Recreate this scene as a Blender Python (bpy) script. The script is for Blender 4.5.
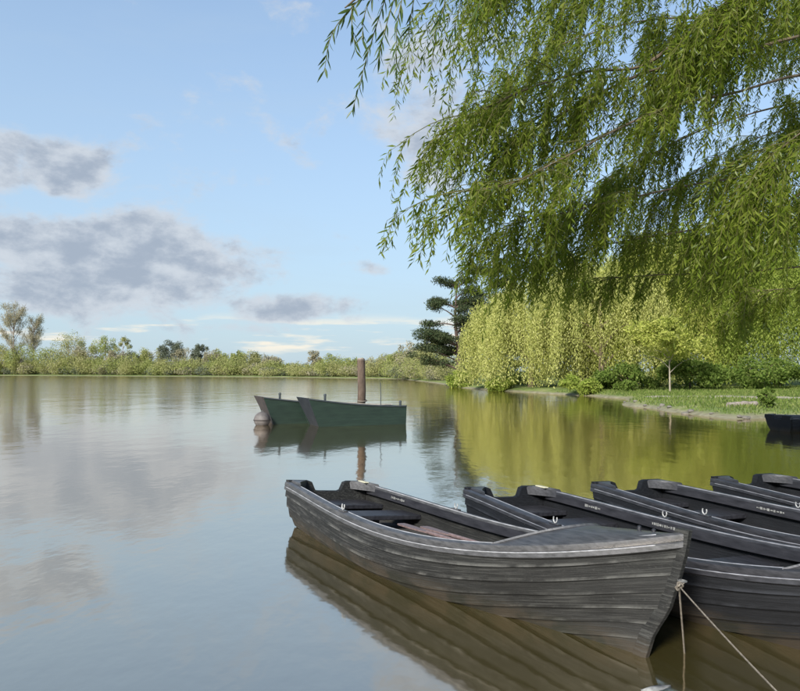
import bpy, bmesh, math, random
import numpy as np
from mathutils import Vector, Matrix

for o in list(bpy.data.objects):
    bpy.data.objects.remove(o)
SC = bpy.context.scene
COL = SC.collection
R = math.radians

# ------------------------------------------------------------------ camera
CAM_H = 1.6
FPX, CPX, CPY, HORIZON = 700.0, 400.0, 345.5, 371.5
PITCH = math.atan((HORIZON - CPY) / FPX)
cam_d = bpy.data.cameras.new('camera')
cam = bpy.data.objects.new('camera', cam_d)
COL.objects.link(cam)
cam.location = (0, 0, CAM_H)
cam.rotation_euler = (math.pi / 2 + PITCH, 0, 0)
cam_d.sensor_fit = 'HORIZONTAL'
cam_d.sensor_width = 36.0
cam_d.lens = 36.0 * FPX / 800.0
cam_d.clip_start = 0.05
cam_d.clip_end = 6000
SC.camera = cam

# ------------------------------------------------------------------ sun, sky, exposure
SUN_EL, SUN_AZ = R(32), R(-152)          # azimuth from +Y, clockwise positive; behind the camera to the left
sd = Vector((math.sin(SUN_AZ) * math.cos(SUN_EL), math.cos(SUN_AZ) * math.cos(SUN_EL), math.sin(SUN_EL)))
sun_d = bpy.data.lights.new('sun', 'SUN')
sun_d.energy = 5.0
sun_d.angle = R(11)
sun_d.color = (1.0, 0.965, 0.91)
sun = bpy.data.objects.new('sun', sun_d)
COL.objects.link(sun)
sun.rotation_euler = (-sd).to_track_quat('-Z', 'Y').to_euler()

SC.view_settings.view_transform = 'Standard'
SC.view_settings.look = 'None'
SC.view_settings.gamma = 1.0
SC.view_settings.use_curve_mapping = False
SC.view_settings.exposure = 0.95
SKY_STRENGTH = 0.12

world = bpy.data.worlds.new('World')
SC.world = world
world.use_nodes = True


class G:
    """tiny node-graph helper"""
    def __init__(s, tree):
        s.t = tree
        s.n = tree.nodes
        s.l = tree.links

    def new(s, kind, **kw):
        n = s.n.new(kind)
        for k, v in kw.items():
            setattr(n, k, v)
        return n

    def put(s, sock, v):
        if isinstance(v, bpy.types.NodeSocket):
            s.l.new(v, sock)
        elif v is not None:
            sock.default_value = v

    def m(s, op, a, b=None, c=None, clamp=False):
        n = s.new('ShaderNodeMath', operation=op)
        n.use_clamp = clamp
        s.put(n.inputs[0], a)
        s.put(n.inputs[1], b)
        if c is not None:
            s.put(n.inputs[2], c)
        return n.outputs[0]

    def vm(s, op, a, b=None, scale=None):
        n = s.new('ShaderNodeVectorMath', operation=op)
        s.put(n.inputs[0], a)
        if b is not None:
            s.put(n.inputs[1], b)
        if scale is not None:
            s.put(n.inputs['Scale'], scale)
        return n.outputs[0]

    def noise(s, vec, scale, detail=4, rough=.55, dist=0.0):
        n = s.new('ShaderNodeTexNoise')
        s.put(n.inputs['Vector'], vec)
        n.inputs['Scale'].default_value = scale
        n.inputs['Detail'].default_value = detail
        n.inputs['Roughness'].default_value = rough
        n.inputs['Distortion'].default_value = dist
        return n.outputs['Fac']

    def ramp(s, fac, stops, interp='LINEAR'):
        n = s.new('ShaderNodeValToRGB')
        s.put(n.inputs[0], fac)
        e = n.color_ramp.elements
        n.color_ramp.interpolation = interp
        while len(e) < len(stops):
            e.new(.5)
        for i, (p, c) in enumerate(stops):
            e[i].position = p
            e[i].color = tuple(c) + (1,) if len(c) == 3 else c
        return n.outputs[0]

    def sstep(s, v, lo, hi):
        n = s.new('ShaderNodeMapRange', interpolation_type='SMOOTHSTEP')
        s.put(n.inputs[0], v)
        n.inputs[1].default_value = lo
        n.inputs[2].default_value = hi
        return n.outputs[0]

    def mix(s, f, a, b, mode='MIX'):
        n = s.new('ShaderNodeMix', data_type='RGBA', blend_type=mode)
        s.put(n.inputs[0], f)
        for sock, v in ((n.inputs[6], a), (n.inputs[7], b)):
            if isinstance(v, (tuple, list)) and len(v) == 3:
                v = tuple(v) + (1,)
            s.put(sock, v)
        return n.outputs[2]


def build_sky():
    g = G(world.node_tree)
    for n in list(g.n):
        g.n.remove(n)
    sky = g.new('ShaderNodeTexSky', sky_type='NISHITA')
    sky.sun_disc = False
    sky.sun_elevation = SUN_EL
    sky.sun_rotation = SUN_AZ
    sky.air_density = 1.0
    sky.dust_density = 0.6
    sky.ozone_density = 1.6
    co = g.new('ShaderNodeTexCoord')
    D = co.outputs['Generated']
    sx = g.new('ShaderNodeSeparateXYZ')
    g.l.new(D, sx.inputs[0])
    X, Y, Z = sx.outputs
    az = g.m('ARCTAN2', X, Y)
    el = g.m('ARCSINE', Z)
    Dn = g.vm('MULTIPLY', D, (1, 1, 1.75))
    n1 = g.noise(Dn, 9.5, 10, .62, .2)
    n2 = g.noise(Dn, 22, 6, .6)
    # cloud banks: where they stand in the sky (azimuth / elevation), ragged by noise
    banks = [(72, 173, 46, 25, .95), (110, 264, 130, 50, 1.1), (190, 250, 55, 28, .9), (18, 240, 60, 28, .85),
             (50, 290, 110, 26, .85), (290, 308, 70, 18, .85), (0, 165, 22, 40, .6), (160, 298, 150, 20, .55),
             (440, 110, 90, 95, .66), (100, 312, 150, 11, .55), (215, 328, 150, 8, .5), (375, 268, 24, 10, .6), (330, 318, 70, 12, .5)]
    tot = None
    for px, py, rx, ry, w in banks:
        a0 = math.atan((px - CPX) / FPX)
        e0 = math.atan((HORIZON - py) / math.hypot(FPX, px - CPX))
        ax, ey = rx / FPX, ry / FPX
        u = g.m('DIVIDE', g.m('SUBTRACT', az, a0), ax)
        v = g.m('DIVIDE', g.m('SUBTRACT', el, e0), ey)
        r2 = g.m('ADD', g.m('MULTIPLY', u, u), g.m('MULTIPLY', v, v))
        b = g.m('MULTIPLY', g.m('EXPONENT', g.m('MULTIPLY', r2, -.8)), w)
        tot = b if tot is None else g.m('MAXIMUM', tot, b)
    # the same kind of cloud over the rest of the sky
    glob = g.m('MULTIPLY', g.sstep(g.noise(Dn, 1.7, 2, .5), .52, .75), .30)
    tot = g.m('MAXIMUM', tot, glob)
    dens = g.m('ADD', tot, g.m('MULTIPLY', g.m('SUBTRACT', n1, .5), 1.9))
    cov = g.sstep(dens, .30, .72)
    up = g.sstep(Z, .0, .03)
    cov = g.m('MULTIPLY', g.m('MULTIPLY', cov, up), .93)
    # grey-violet bodies, paler thin edges
    shade = g.sstep(g.m('ADD', dens, g.m('MULTIPLY', g.m('SUBTRACT', n2, .5), 1.9)), .38, 1.25)
    ccol = g.mix(shade, (2.75, 2.98, 3.28), (1.62, 1.9, 2.34))
    # thin veil of high cloud
    veil = g.m('MULTIPLY', g.sstep(g.noise(g.vm('MULTIPLY', D, (1, 1, 5)), 3.2, 5, .6, .4), .45, .85), .22)
    hz = g.m('POWER', g.m('SUBTRACT', 1.0, g.m('ABSOLUTE', Z), clamp=True), 1.3)
    base = g.vm('MULTIPLY', sky.outputs[0], (.78, .95, 1.08))
    base = g.mix(veil, base, (2.1, 2.7, 3.5))
    base = g.mix(g.m('MULTIPLY', hz, .97), base, (2.25, 2.8, 3.2))
    # cream strips of sunlit cloud low over the horizon
    lown = g.noise(g.vm('MULTIPLY', D, (1, 1, 9)), 5.0, 5, .6)
    lowband = g.m('MULTIPLY', g.sstep(Z, .018, .035), g.m('SUBTRACT', 1.0, g.sstep(Z, .06, .085)))
    low = g.m('MULTIPLY', g.m('MULTIPLY', lowband, g.sstep(lown, .48, .60)), .9)
    base = g.mix(low, base, (4.3, 4.0, 3.4))
    colr = g.mix(cov, base, ccol)
    bg = g.new('ShaderNodeBackground')
    g.l.new(colr, bg.inputs[0])
    bg.inputs[1].default_value = SKY_STRENGTH
    out = g.new('ShaderNodeOutputWorld')
    g.l.new(bg.outputs[0], out.inputs[0])


build_sky()

# ------------------------------------------------------------------ helpers
CP, SP = math.cos(PITCH), math.sin(PITCH)


def P(px, py, y):
    """point of the place seen in that direction at that distance north of the camera"""
    u = (CPY - py) / FPX
    d = Vector(((px - CPX) / FPX, CP - u * SP, SP + u * CP))
    return Vector((0, 0, CAM_H)) + d * (y / d.y)


def PZ(px, py, z=0.0):
    u = (CPY - py) / FPX
    d = Vector(((px - CPX) / FPX, CP - u * SP, SP + u * CP))
    return Vector((0, 0, CAM_H)) + d * ((z - CAM_H) / d.z)


def link(name, me, mat=None, parent=None):
    o = bpy.data.objects.new(name, me)
    COL.objects.link(o)
    if mat is not None and me is not None:
        me.materials.append(mat)
    if parent is not None:
        o.parent = parent
    return o


def tag(o, label, cat, group=None):
    o['label'] = label
    o['category'] = cat
    if group:
        o['group'] = group
    return o


def empty(name, loc, rot=(0, 0, 0)):
    o = bpy.data.objects.new(name, None)
    COL.objects.link(o)
    o.location = loc
    o.rotation_euler = rot
    o.empty_display_size = .2
    return o


def copy_tree(o, parent=None):
    c = o.copy()
    COL.objects.link(c)
    if parent is not None:
        c.parent = parent
    for ch in list(o.children):
        copy_tree(ch, c)
    return c


def np_mesh(name, V, F, smooth=False):
    """V (n,3); F (m,k) all the same k"""
    me = bpy.data.meshes.new(name)
    V = np.asarray(V, np.float32)
    F = np.asarray(F, np.int32)
    me.vertices.add(len(V))
    me.vertices.foreach_set('co', V.ravel())
    k = F.shape[1]
    me.loops.add(F.size)
    me.loops.foreach_set('vertex_index', F.ravel())
    me.polygons.add(len(F))
    me.polygons.foreach_set('loop_start', np.arange(0, F.size, k, dtype=np.int32))
    me.polygons.foreach_set('loop_total', np.full(len(F), k, np.int32))
    if smooth:
        me.polygons.foreach_set('use_smooth', np.ones(len(F), bool))
    me.update(calc_edges=True)
    return me


class MB:
    def __init__(s):
        s.v = []
        s.f = []

    def add(s, v, f):
        o = len(s.v)
        s.v += [tuple(p) for p in v]
        s.f += [tuple(i + o for i in q) for q in f]

    def box(s, c, d, rot=None):
        c = Vector(c)
        v = []
        for x in (-1, 1):
            for y in (-1, 1):
                for z in (-1, 1):
                    p = Vector((x * d[0] / 2, y * d[1] / 2, z * d[2] / 2))
                    v.append(c + (rot @ p if rot else p))
        s.add(v, [(0, 1, 3, 2), (4, 6, 7, 5), (0, 4, 5, 1), (2, 3, 7, 6), (0, 2, 6, 4), (1, 5, 7, 3)])

    def loft(s, rings, closed=True, caps=True):
        n = len(rings[0])
        v = [p for r in rings for p in r]
        f = []
        for i in range(len(rings) - 1):
            for j in range(n if closed else n - 1):
                k = (j + 1) % n
                f.append((i * n + j, i * n + k, (i + 1) * n + k, (i + 1) * n + j))
        if caps and closed:
            f.append(tuple(range(n))[::-1])
            f.append(tuple((len(rings) - 1) * n + j for j in range(n)))
        s.add(v, f)

    def tube(s, pts, rad, n=8, caps=True, wob=0, rng=None):
        pts = [Vector(p) for p in pts]
        if not hasattr(rad, '__len__'):
            rad = [rad] * len(pts)
        rings = []
        up = Vector((.13, .21, 1)).normalized()
        for i, p in enumerate(pts):
            t = (pts[min(i + 1, len(pts) - 1)] - pts[max(i - 1, 0)])
            if t.length < 1e-9:
                t = Vector((0, 0, 1))
            t.normalize()
            a = t.cross(up)
            if a.length < .05:
                a = t.cross(Vector((1, 0, 0)))
            a.normalize()
            b = a.cross(t)
            rings.append([p + (a * math.cos(q) + b * math.sin(q)) * rad[i] * (1 + (rng.uniform(-wob, wob) if rng else 0))
                          for q in [2 * math.pi * k / n for k in range(n)]])
        s.loft(rings, True, caps)

    def sphere(s, c, r, seg=16, rings=10):
        c = Vector(c)
        if not hasattr(r, '__len__'):
            r = (r, r, r)
        rg = []
        for i in range(1, rings):
            th = math.pi * i / rings
            rg.append([c + Vector((r[0] * math.sin(th) * math.cos(q), r[1] * math.sin(th) * math.sin(q), r[2] * math.cos(th)))
                       for q in [2 * math.pi * k / seg for k in range(seg)]])
        s.loft(rg[::-1], True, True)

    def mesh(s, name, smooth=False, bevel=0, recalc=True):
        me = bpy.data.meshes.new(name)
        me.from_pydata(s.v, [], s.f)
        bm = bmesh.new()
        bm.from_mesh(me)
        if recalc:
            bmesh.ops.recalc_face_normals(bm, faces=bm.faces)
        if bevel:
            bmesh.ops.bevel(bm, geom=[e for e in bm.edges if e.is_manifold and e.calc_face_angle(0) > .5],
                            offset=bevel, segments=2, affect='EDGES', profile=.5)
        bm.to_mesh(me)
        bm.free()
        if smooth:
            for p in me.polygons:
                p.use_smooth = True
            try:
                me.set_sharp_from_angle(angle=R(40))
            except Exception:
                pass
        return me

    def build(s, name, mat, parent=None, smooth=False, bevel=0):
        return link(name, s.mesh(name, smooth, bevel), mat, parent)


# ------------------------------------------------------------------ materials
def new_mat(name):
    m = bpy.data.materials.new(name)
    m.use_nodes = True
    g = G(m.node_tree)
    for n in list(g.n):
        g.n.remove(n)
    out = g.new('ShaderNodeOutputMaterial')
    return m, g, out


def principled(g, out, col, rough=.6, spec=.5, bump=None, bs=.3, bd=.02, ior=1.5):
    b = g.new('ShaderNodeBsdfPrincipled')
    g.put(b.inputs['Base Color'], col if not isinstance(col, tuple) else col + (1,))
    g.put(b.inputs['Roughness'], rough)
    b.inputs['IOR'].default_value = ior
    b.inputs['Specular IOR Level'].default_value = spec
    if bump is not None:
        bn = g.new('ShaderNodeBump')
        bn.inputs['Strength'].default_value = bs
        bn.inputs['Distance'].default_value = bd
        g.put(bn.inputs['Height'], bump)
        g.l.new(bn.outputs[0], b.inputs['Normal'])
    g.l.new(b.outputs[0], out.inputs[0])
    return b


def objco(g):
    return g.new('ShaderNodeTexCoord').outputs['Object']


def leaf_mat(name, c1, c2, c3, trans=.4, gloss=.0):
    m, g, out = new_mat(name)
    geo = g.new('ShaderNodeNewGeometry')
    rnd = geo.outputs['Random Per Island']
    col = g.ramp(rnd, [(0, c1), (.5, c2), (1, c3)])
    d = g.new('ShaderNodeBsdfDiffuse')
    t = g.new('ShaderNodeBsdfTranslucent')
    g.l.new(col, d.inputs[0])
    g.l.new(g.mix(.5, col, (.9, 1.0, .35), 'MULTIPLY'), t.inputs[0])
    mx = g.new('ShaderNodeMixShader')
    mx.inputs[0].default_value = trans
    g.l.new(d.outputs[0], mx.inputs[1])
    g.l.new(t.outputs[0], mx.inputs[2])
    last = mx
    if gloss:
        gl = g.new('ShaderNodeBsdfGlossy')
        gl.inputs['Roughness'].default_value = .38
        m2 = g.new('ShaderNodeMixShader')
        m2.inputs[0].default_value = gloss
        g.l.new(last.outputs[0], m2.inputs[1])
        g.l.new(gl.outputs[0], m2.inputs[2])
        last = m2
    g.l.new(last.outputs[0], out.inputs[0])
    return m


def bark_mat(name, c1, c2, scale=9):
    m, g, out = new_mat(name)
    co = g.vm('MULTIPLY', objco(g), (1, 1, .3))
    n = g.noise(co, scale, 6, .65)
    principled(g, out, g.ramp(n, [(.3, c1), (.7, c2)]), .9, .2, n, .8, .03)
    return m


def hull_mat(name, dark, mid, pale, wear, plank=True):
    m, g, out = new_mat(name)
    co = objco(g)
    if plank:                       # grain runs along each plank: u in metres, v across, one band per plank
        uv = g.new('ShaderNodeTexCoord').outputs['UV']
        su = g.new('ShaderNodeSeparateXYZ')
        g.l.new(uv, su.inputs[0])
        gv = g.new('ShaderNodeCombineXYZ')
        g.l.new(su.outputs[0], gv.inputs[0])
        g.l.new(g.m('MULTIPLY', su.outputs[1], .12), gv.inputs[2])
        gco = gv.outputs[0]
        across = g.m('FRACT', su.outputs[1])
        board = g.new('ShaderNodeTexWhiteNoise', noise_dimensions='1D')
        g.l.new(g.m('FLOOR', su.outputs[1]), board.inputs['W'])
        board = board.outputs[0]
    else:
        gco = co
    streak = g.noise(g.vm('MULTIPLY', gco, (.45, 5, 16)), 6, 8, .7, .2)
    grain = g.noise(g.vm('MULTIPLY', gco, (4, 40, 90)), 4, 5, .7)
    blot = g.noise(co, 3.2, 6, .65)
    f = g.m('ADD', g.m('MULTIPLY', streak, .8), g.m('MULTIPLY', blot, .2))
    col = g.ramp(f, [(.36, dark), (.5, mid), (.66, pale)])
    col = g.mix(g.m('MULTIPLY', g.sstep(grain, .52, .75), .35), col, pale)
    # fine pitting, and thin scuffs along the strakes
    pit = g.noise(co, 70, 4, .7)
    col = g.mix(g.m('MULTIPLY', g.sstep(pit, .55, .75), .5), col, pale)
    sc = g.noise(g.vm('MULTIPLY', gco, (.5, 4, 40)), 2.2, 7, .75, .15)
    scm = g.m('MULTIPLY', g.sstep(sc, .62, .70), g.sstep(g.noise(g.vm('MULTIPLY', co, (1, 1, 2.5)), 2.4, 5, .65), .50, .66))
    col = g.mix(g.m('MULTIPLY', scm, wear), col, (.22, .22, .20))
    if plank:
        # rubbed lower edge of every plank, and boards that have greyed unevenly
        rub = g.m('MULTIPLY', g.m('SUBTRACT', 1.0, g.sstep(across, .05, .24)), g.sstep(g.noise(g.vm('MULTIPLY', gco, (1.3, 1, 1)), 2.2, 5, .65), .44, .62))
        col = g.mix(g.m('MULTIPLY', rub, .75), col, tuple(min(1, c * 2.0) for c in pale))
        col = g.mix(g.m('MULTIPLY', board, .45), col, mid)
    # brown-green scum towards the water line, ragged edge
    z = g.new('ShaderNodeSeparateXYZ')
    g.l.new(co, z.inputs[0])
    zz = g.m('ADD', z.outputs[2], g.m('MULTIPLY', g.m('SUBTRACT', streak, .5), .28))
    scum = g.m('SUBTRACT', 1.0, g.sstep(zz, .0, .14))
    col = g.mix(g.m('MULTIPLY', scum, .6), col, g.mix(g.sstep(blot, .4, .6), (.016, .016, .009), (.04, .03, .018)))
    rough = g.m('ADD', .5, g.m('MULTIPLY', blot, .25))
    hgt = g.m('ADD', g.m('MULTIPLY', streak, .6), g.m('MULTIPLY', grain, .4))
    principled(g, out, col, rough, .22, hgt, .6, .012)
    return m


def simple_mat(name, c1, c2, scale=6, rough=.7, stretch=(1, 1, 1), bump=.2, spec=.4):
    m, g, out = new_mat(name)
    n = g.noise(g.vm('MULTIPLY', objco(g), stretch), scale, 6, .6)
    principled(g, out, g.ramp(n, [(.3, c1), (.7, c2)]), rough, spec, n, bump, .01)
    return m


def water_mat():
    m, g, out = new_mat('lake_water')
    co = objco(g)
    # fine wind ripples, stronger far out where the breeze reaches
    w1 = g.noise(g.vm('MULTIPLY', co, (1, .55, 1)), 2.1, 3, .5)
    w2 = g.noise(g.vm('MULTIPLY', co, (1, .6, 1)), 9, 2, .5)
    w3 = g.noise(g.vm('MULTIPLY', co, (1, .7, 1)), .35, 2, .5)
    sep = g.new('ShaderNodeSeparateXYZ')
    g.l.new(co, sep.inputs[0])
    far = g.sstep(g.m('ADD', sep.outputs[1], g.m('MULTIPLY', g.noise(co, .05, 3, .6), 40)), 30, 110)
    amp = g.m('ADD', .8, g.m('MULTIPLY', far, 3.0))
    hgt = g.m('ADD', g.m('MULTIPLY', w1, .6), g.m('ADD', g.m('MULTIPLY', w2, .13), g.m('MULTIPLY', w3, 1.2)))
    hgt = g.m('MULTIPLY', hgt, amp)
    bn = g.new('ShaderNodeBump')
    bn.inputs['Strength'].default_value = 1.0
    bn.inputs['Distance'].default_value = .012
    g.l.new(hgt, bn.inputs['Height'])
    dif = g.new('ShaderNodeBsdfDiffuse')
    murk = g.noise(co, .6, 3, .5)
    g.l.new(g.ramp(murk, [(.3, (.040, .033, .010)), (.7, (.050, .042, .014))]), dif.inputs[0])
    gl = g.new('ShaderNodeBsdfGlossy')
    gl.inputs['Roughness'].default_value = .075
    gl.inputs['Color'].default_value = (1, .915, .82, 1)  # warm tint put on the reflection to grey the sky's blue
    g.l.new(bn.outputs[0], gl.inputs['Normal'])
    fr = g.new('ShaderNodeFresnel')
    fr.inputs['IOR'].default_value = 1.33
    g.l.new(bn.outputs[0], fr.inputs['Normal'])
    mx = g.new('ShaderNodeMixShader')
    # fresnel lifted to brighten the reflected sky beyond clean water at steep angles
    g.l.new(g.m('POWER', fr.outputs[0], .27), mx.inputs[0])
    g.l.new(dif.outputs[0], mx.inputs[1])
    g.l.new(gl.outputs[0], mx.inputs[2])
    g.l.new(mx.outputs[0], out.inputs[0])
    return m


def ground_mat():
    m, g, out = new_mat('ground')
    co = objco(g)
    n = g.noise(co, .45, 6, .65)
    n2 = g.noise(co, 3.0, 5, .6)
    grass = g.ramp(n, [(.3, (.075, .11, .028)), (.5, (.12, .155, .045)), (.72, (.22, .21, .10))])
    grass = g.mix(g.sstep(n2, .5, .7), grass, (.10, .12, .035))
    mud = g.ramp(n2, [(.3, (.11, .105, .06)), (.7, (.22, .20, .135))])
    z = g.new('ShaderNodeSeparateXYZ')
    g.l.new(co, z.inputs[0])
    edge = g.m('SUBTRACT', 1.0, g.sstep(g.m('ADD', z.outputs[2], g.m('MULTIPLY', g.m('SUBTRACT', n2, .5), .3)), .06, .18))
    principled(g, out, g.mix(edge, grass, mud), .95, .1, n2, .5, .05)
    return m


M = {}
M['water'] = water_mat()
M['ground'] = ground_mat()
M['path'] = simple_mat('path', (.20, .17, .12), (.32, .28, .21), 3, .95)
M['hull_grey'] = hull_mat('hull_grey', (.0038, .0038, .0034), (.0105, .0105, .0096), (.046, .046, .042), .9)
M['hull_grey_plain'] = hull_mat('hull_grey_plain', (.0038, .0038, .0034), (.0105, .0105, .0096), (.046, .046, .042), .9, False)
M['hull_black'] = hull_mat('hull_black', (.002, .0022, .003), (.0045, .005, .0062), (.0125, .0135, .016), .5)
M['hull_black_plain'] = hull_mat('hull_black_plain', (.002, .0022, .003), (.0045, .005, .0062), (.0125, .0135, .016), .5, False)
M['seat'] = simple_mat('seat', (.007, .007, .009), (.022, .022, .026), 5, .5, (1, 5, 5))
M['rail_grey'] = simple_mat('rail_grey', (.020, .020, .020), (.066, .065, .067), 9, .46, (1, 5, 5), .2, .5)
M['rail_black'] = simple_mat('rail_black', (.008, .0085, .010), (.032, .032, .037), 9, .44, (1, 5, 5), .2, .5)
M['highlight_grey'] = simple_mat('highlight_grey', (.12, .12, .12), (.30, .30, .31), 14, .4, (.6, 4, 4))  # pale tone painted in for the sky-lit rail edge
M['highlight_black'] = simple_mat('highlight_black', (.08, .082, .09), (.22, .222, .24), 14, .38, (.6, 4, 4))  # same painted edge highlight, dimmer for the black boats
M['deck'] = simple_mat('deck', (.020, .020, .021), (.052, .052, .054), 8, .4, (1, 4, 4), .2, .5)
M['floor'] = simple_mat('floor', (.018, .017, .015), (.05, .046, .042), 5, .7, (.6, 6, 2))
M['white'] = simple_mat('white', (.55, .55, .52), (.8, .8, .78), 20, .4)
M['rowlock'] = simple_mat('rowlock', (.15, .15, .145), (.32, .32, .31), 30, .45)
M['faded'] = simple_mat('faded', (.09, .09, .085), (.20, .20, .19), 30, .6)
M['pad'] = simple_mat('pad', (.30, .29, .20), (.45, .42, .3), 14, .7)
M['oar'] = simple_mat('oar', (.075, .05, .047), (.14, .10, .095), 8, .5, (.4, 6, 6))
M['oar_pale'] = simple_mat('oar_pale', (.45, .36, .24), (.62, .54, .42), 8, .5, (.4, 6, 6))
M['rope'] = simple_mat('rope', (.06, .05, .038), (.16, .14, .11), 60, .9, (1, 1, 1), .5)
M['steel'] = simple_mat('steel', (.05, .05, .048), (.12, .12, .115), 25, .45)
M['punt_green'] = simple_mat('punt_green', (.005, .013, .009), (.011, .024, .016), 3.5, .5, (.6, 1, 4))
M['punt_dark'] = simple_mat('punt_dark', (.012, .018, .020), (.035, .042, .048), 4, .5)
M['punt_bow'] = simple_mat('punt_bow', (.010, .013, .017), (.026, .029, .036), 4, .5)
M['punt_brown'] = simple_mat('punt_brown', (.018, .014, .012), (.042, .033, .028), 4, .7)
M['punt_trim'] = simple_mat('punt_trim', (.16, .15, .13), (.36, .33, .28), 6, .7)
M['post'] = bark_mat('post', (.035, .025, .018), (.11, .08, .06), 7)
M['buoy'] = simple_mat('buoy', (.045, .04, .037), (.11, .097, .09), 5, .6)
M['red'] = simple_mat('red', (.25, .035, .04), (.38, .06, .06), 4, .6)
M['bark'] = bark_mat('bark', (.045, .034, .022), (.15, .115, .075))
M['bark_pale'] = bark_mat('bark_pale', (.16, .135, .10), (.29, .255, .2))
M['bark_grey'] = bark_mat('bark_grey', (.12, .10, .085), (.26, .225, .19))
M['bark_pine'] = bark_mat('bark_pine', (.035, .026, .024), (.11, .075, .06))
M['twig'] = bark_mat('twig', (.05, .05, .014), (.11, .105, .035))
M['log_end'] = simple_mat('log_end', (.45, .36, .26), (.68, .58, .46), 12, .8)
M['stone'] = simple_mat('stone', (.07, .064, .052), (.15, .137, .115), 9, .9, (1, 1, 1), .6)
M['leaf_near'] = leaf_mat('leaf_near', (.090, .134, .012), (.142, .188, .020), (.215, .25, .042), .64, .010)
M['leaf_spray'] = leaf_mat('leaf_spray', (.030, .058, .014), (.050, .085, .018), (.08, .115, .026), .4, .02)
M['leaf_willow'] = leaf_mat('leaf_willow', (.28, .30, .085), (.40, .41, .13), (.52, .51, .21), .55)
M['leaf_green'] = leaf_mat('leaf_green', (.15, .205, .035), (.23, .285, .055), (.32, .36, .09), .55)
M['leaf_yellow'] = leaf_mat('leaf_yellow', (.24, .28, .055), (.35, .375, .085), (.46, .46, .14), .55)
M['leaf_shrub'] = leaf_mat('leaf_shrub', (.08, .13, .025), (.13, .185, .04), (.20, .25, .065), .55)
M['needle'] = leaf_mat('needle', (.022, .035, .018), (.04, .055, .026), (.07, .08, .04), .2)
M['far_green'] = leaf_mat('far_green', (.17, .20, .065), (.23, .255, .085), (.30, .31, .12), .45)
M['far_olive'] = leaf_mat('far_olive', (.20, .205, .085), (.26, .26, .11), (.33, .32, .15), .45)
M['far_brown'] = leaf_mat('far_brown', (.20, .185, .12), (.27, .245, .165), (.34, .31, .22), .4)
M['far_dark'] = leaf_mat('far_dark', (.07, .085, .06), (.10, .115, .08), (.14, .155, .11), .3)
M['grass'] = leaf_mat('grass', (.09, .135, .03), (.14, .19, .045), (.23, .25, .09), .45)

# ------------------------------------------------------------------ lake shore, ground, water
LAKE = [(-420, -60), (-150, -14), (-30, -2), (-8, 1.0), (0, 1.6), (3.5, 1.7), (7, 3.2), (9.2, 7), (11.4, 12.5), (15.0, 17.5),
        (15.5, 22.8), (12.6, 23.9), (11.3, 23.7), (10.75, 26), (10.9, 29), (10.6, 32.5), (10.85, 34.6), (12.0, 36.2), (13.2, 41),
        (12.2, 46), (9.6, 53), (7.3, 61), (5.4, 72), (5.3, 86), (4.6, 98), (0.5, 146), (-30, 189), (-62, 214),
        (-93, 233), (-156, 270), (-240, 296), (-420, 300), (-520, 120)]
LP = np.array(LAKE, float)


def lake_sd(x, y):
    """signed distance to the shore: positive on land"""
    x = np.asarray(x, float)
    y = np.asarray(y, float)
    best = np.full(x.shape, 1e9)
    ins = np.zeros(x.shape, bool)
    n = len(LP)
    for i in range(n):
        ax, ay = LP[i]
        bx, by = LP[(i + 1) % n]
        ex, ey = bx - ax, by - ay
        t = np.clip(((x - ax) * ex + (y - ay) * ey) / (ex * ex + ey * ey), 0, 1)
        best = np.minimum(best, np.hypot(x - ax - t * ex, y - ay - t * ey))
        c = ((ay > y) != (by > y)) & (x < (bx - ax) * (y - ay) / (by - ay + 1e-12) + ax)
        ins ^= c
    return np.where(ins, -best, best)


def height(x, y):
    x = np.asarray(x, float)
    y = np.asarray(y, float)
    d = lake_sd(x, y) + .22 * np.sin(x * 1.9 + np.sin(y * 1.3)) * np.cos(y * 1.4 + x * .4)
    land = .30 * (1 - np.exp(-np.maximum(d, 0) / .7)) + np.minimum(np.maximum(d, 0), 90) * .012
    land = land + .05 * np.sin(x * .8) * np.cos(y * .7) * np.clip(d / 3, 0, 1)
    return np.where(d > 0, land, -np.minimum(-d * .3, 1.2))


gx = np.unique(np.concatenate([np.linspace(-2500, -600, 8), np.linspace(-600, -60, 60), np.linspace(-60, 2, 40), np.arange(2, 40, .4),
                               np.linspace(40, 120, 25), np.linspace(120, 2500, 14)]))
gy = np.unique(np.concatenate([np.linspace(-2500, -60, 12), np.linspace(-60, -5, 12), np.arange(-5, 60, .5), np.linspace(60, 130, 50),
                               np.linspace(130, 330, 70), np.linspace(330, 2500, 12)]))
GXm, GYm = np.meshgrid(gx, gy)
GZ = height(GXm, GYm)
V = np.c_[GXm.ravel(), GYm.ravel(), GZ.ravel()]
nx, ny = len(gx), len(gy)
ii, jj = np.meshgrid(np.arange(nx - 1), np.arange(ny - 1))
a = (jj * nx + ii).ravel()
gr = link('ground', np_mesh('ground', V, np.c_[a, a + 1, a + nx + 1, a + nx], True), M['ground'])
gr['kind'] = 'structure'
wm = MB()
wm.add([(-600, -120, 0), (40, -120, 0), (40, 330, 0), (-600, 330, 0)], [(0, 1, 2, 3)])
wo = wm.build('lake_water', M['water'])
wo['kind'] = 'structure'


def hz(x, y):
    return float(height(np.array([x]), np.array([y]))[0])


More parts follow.
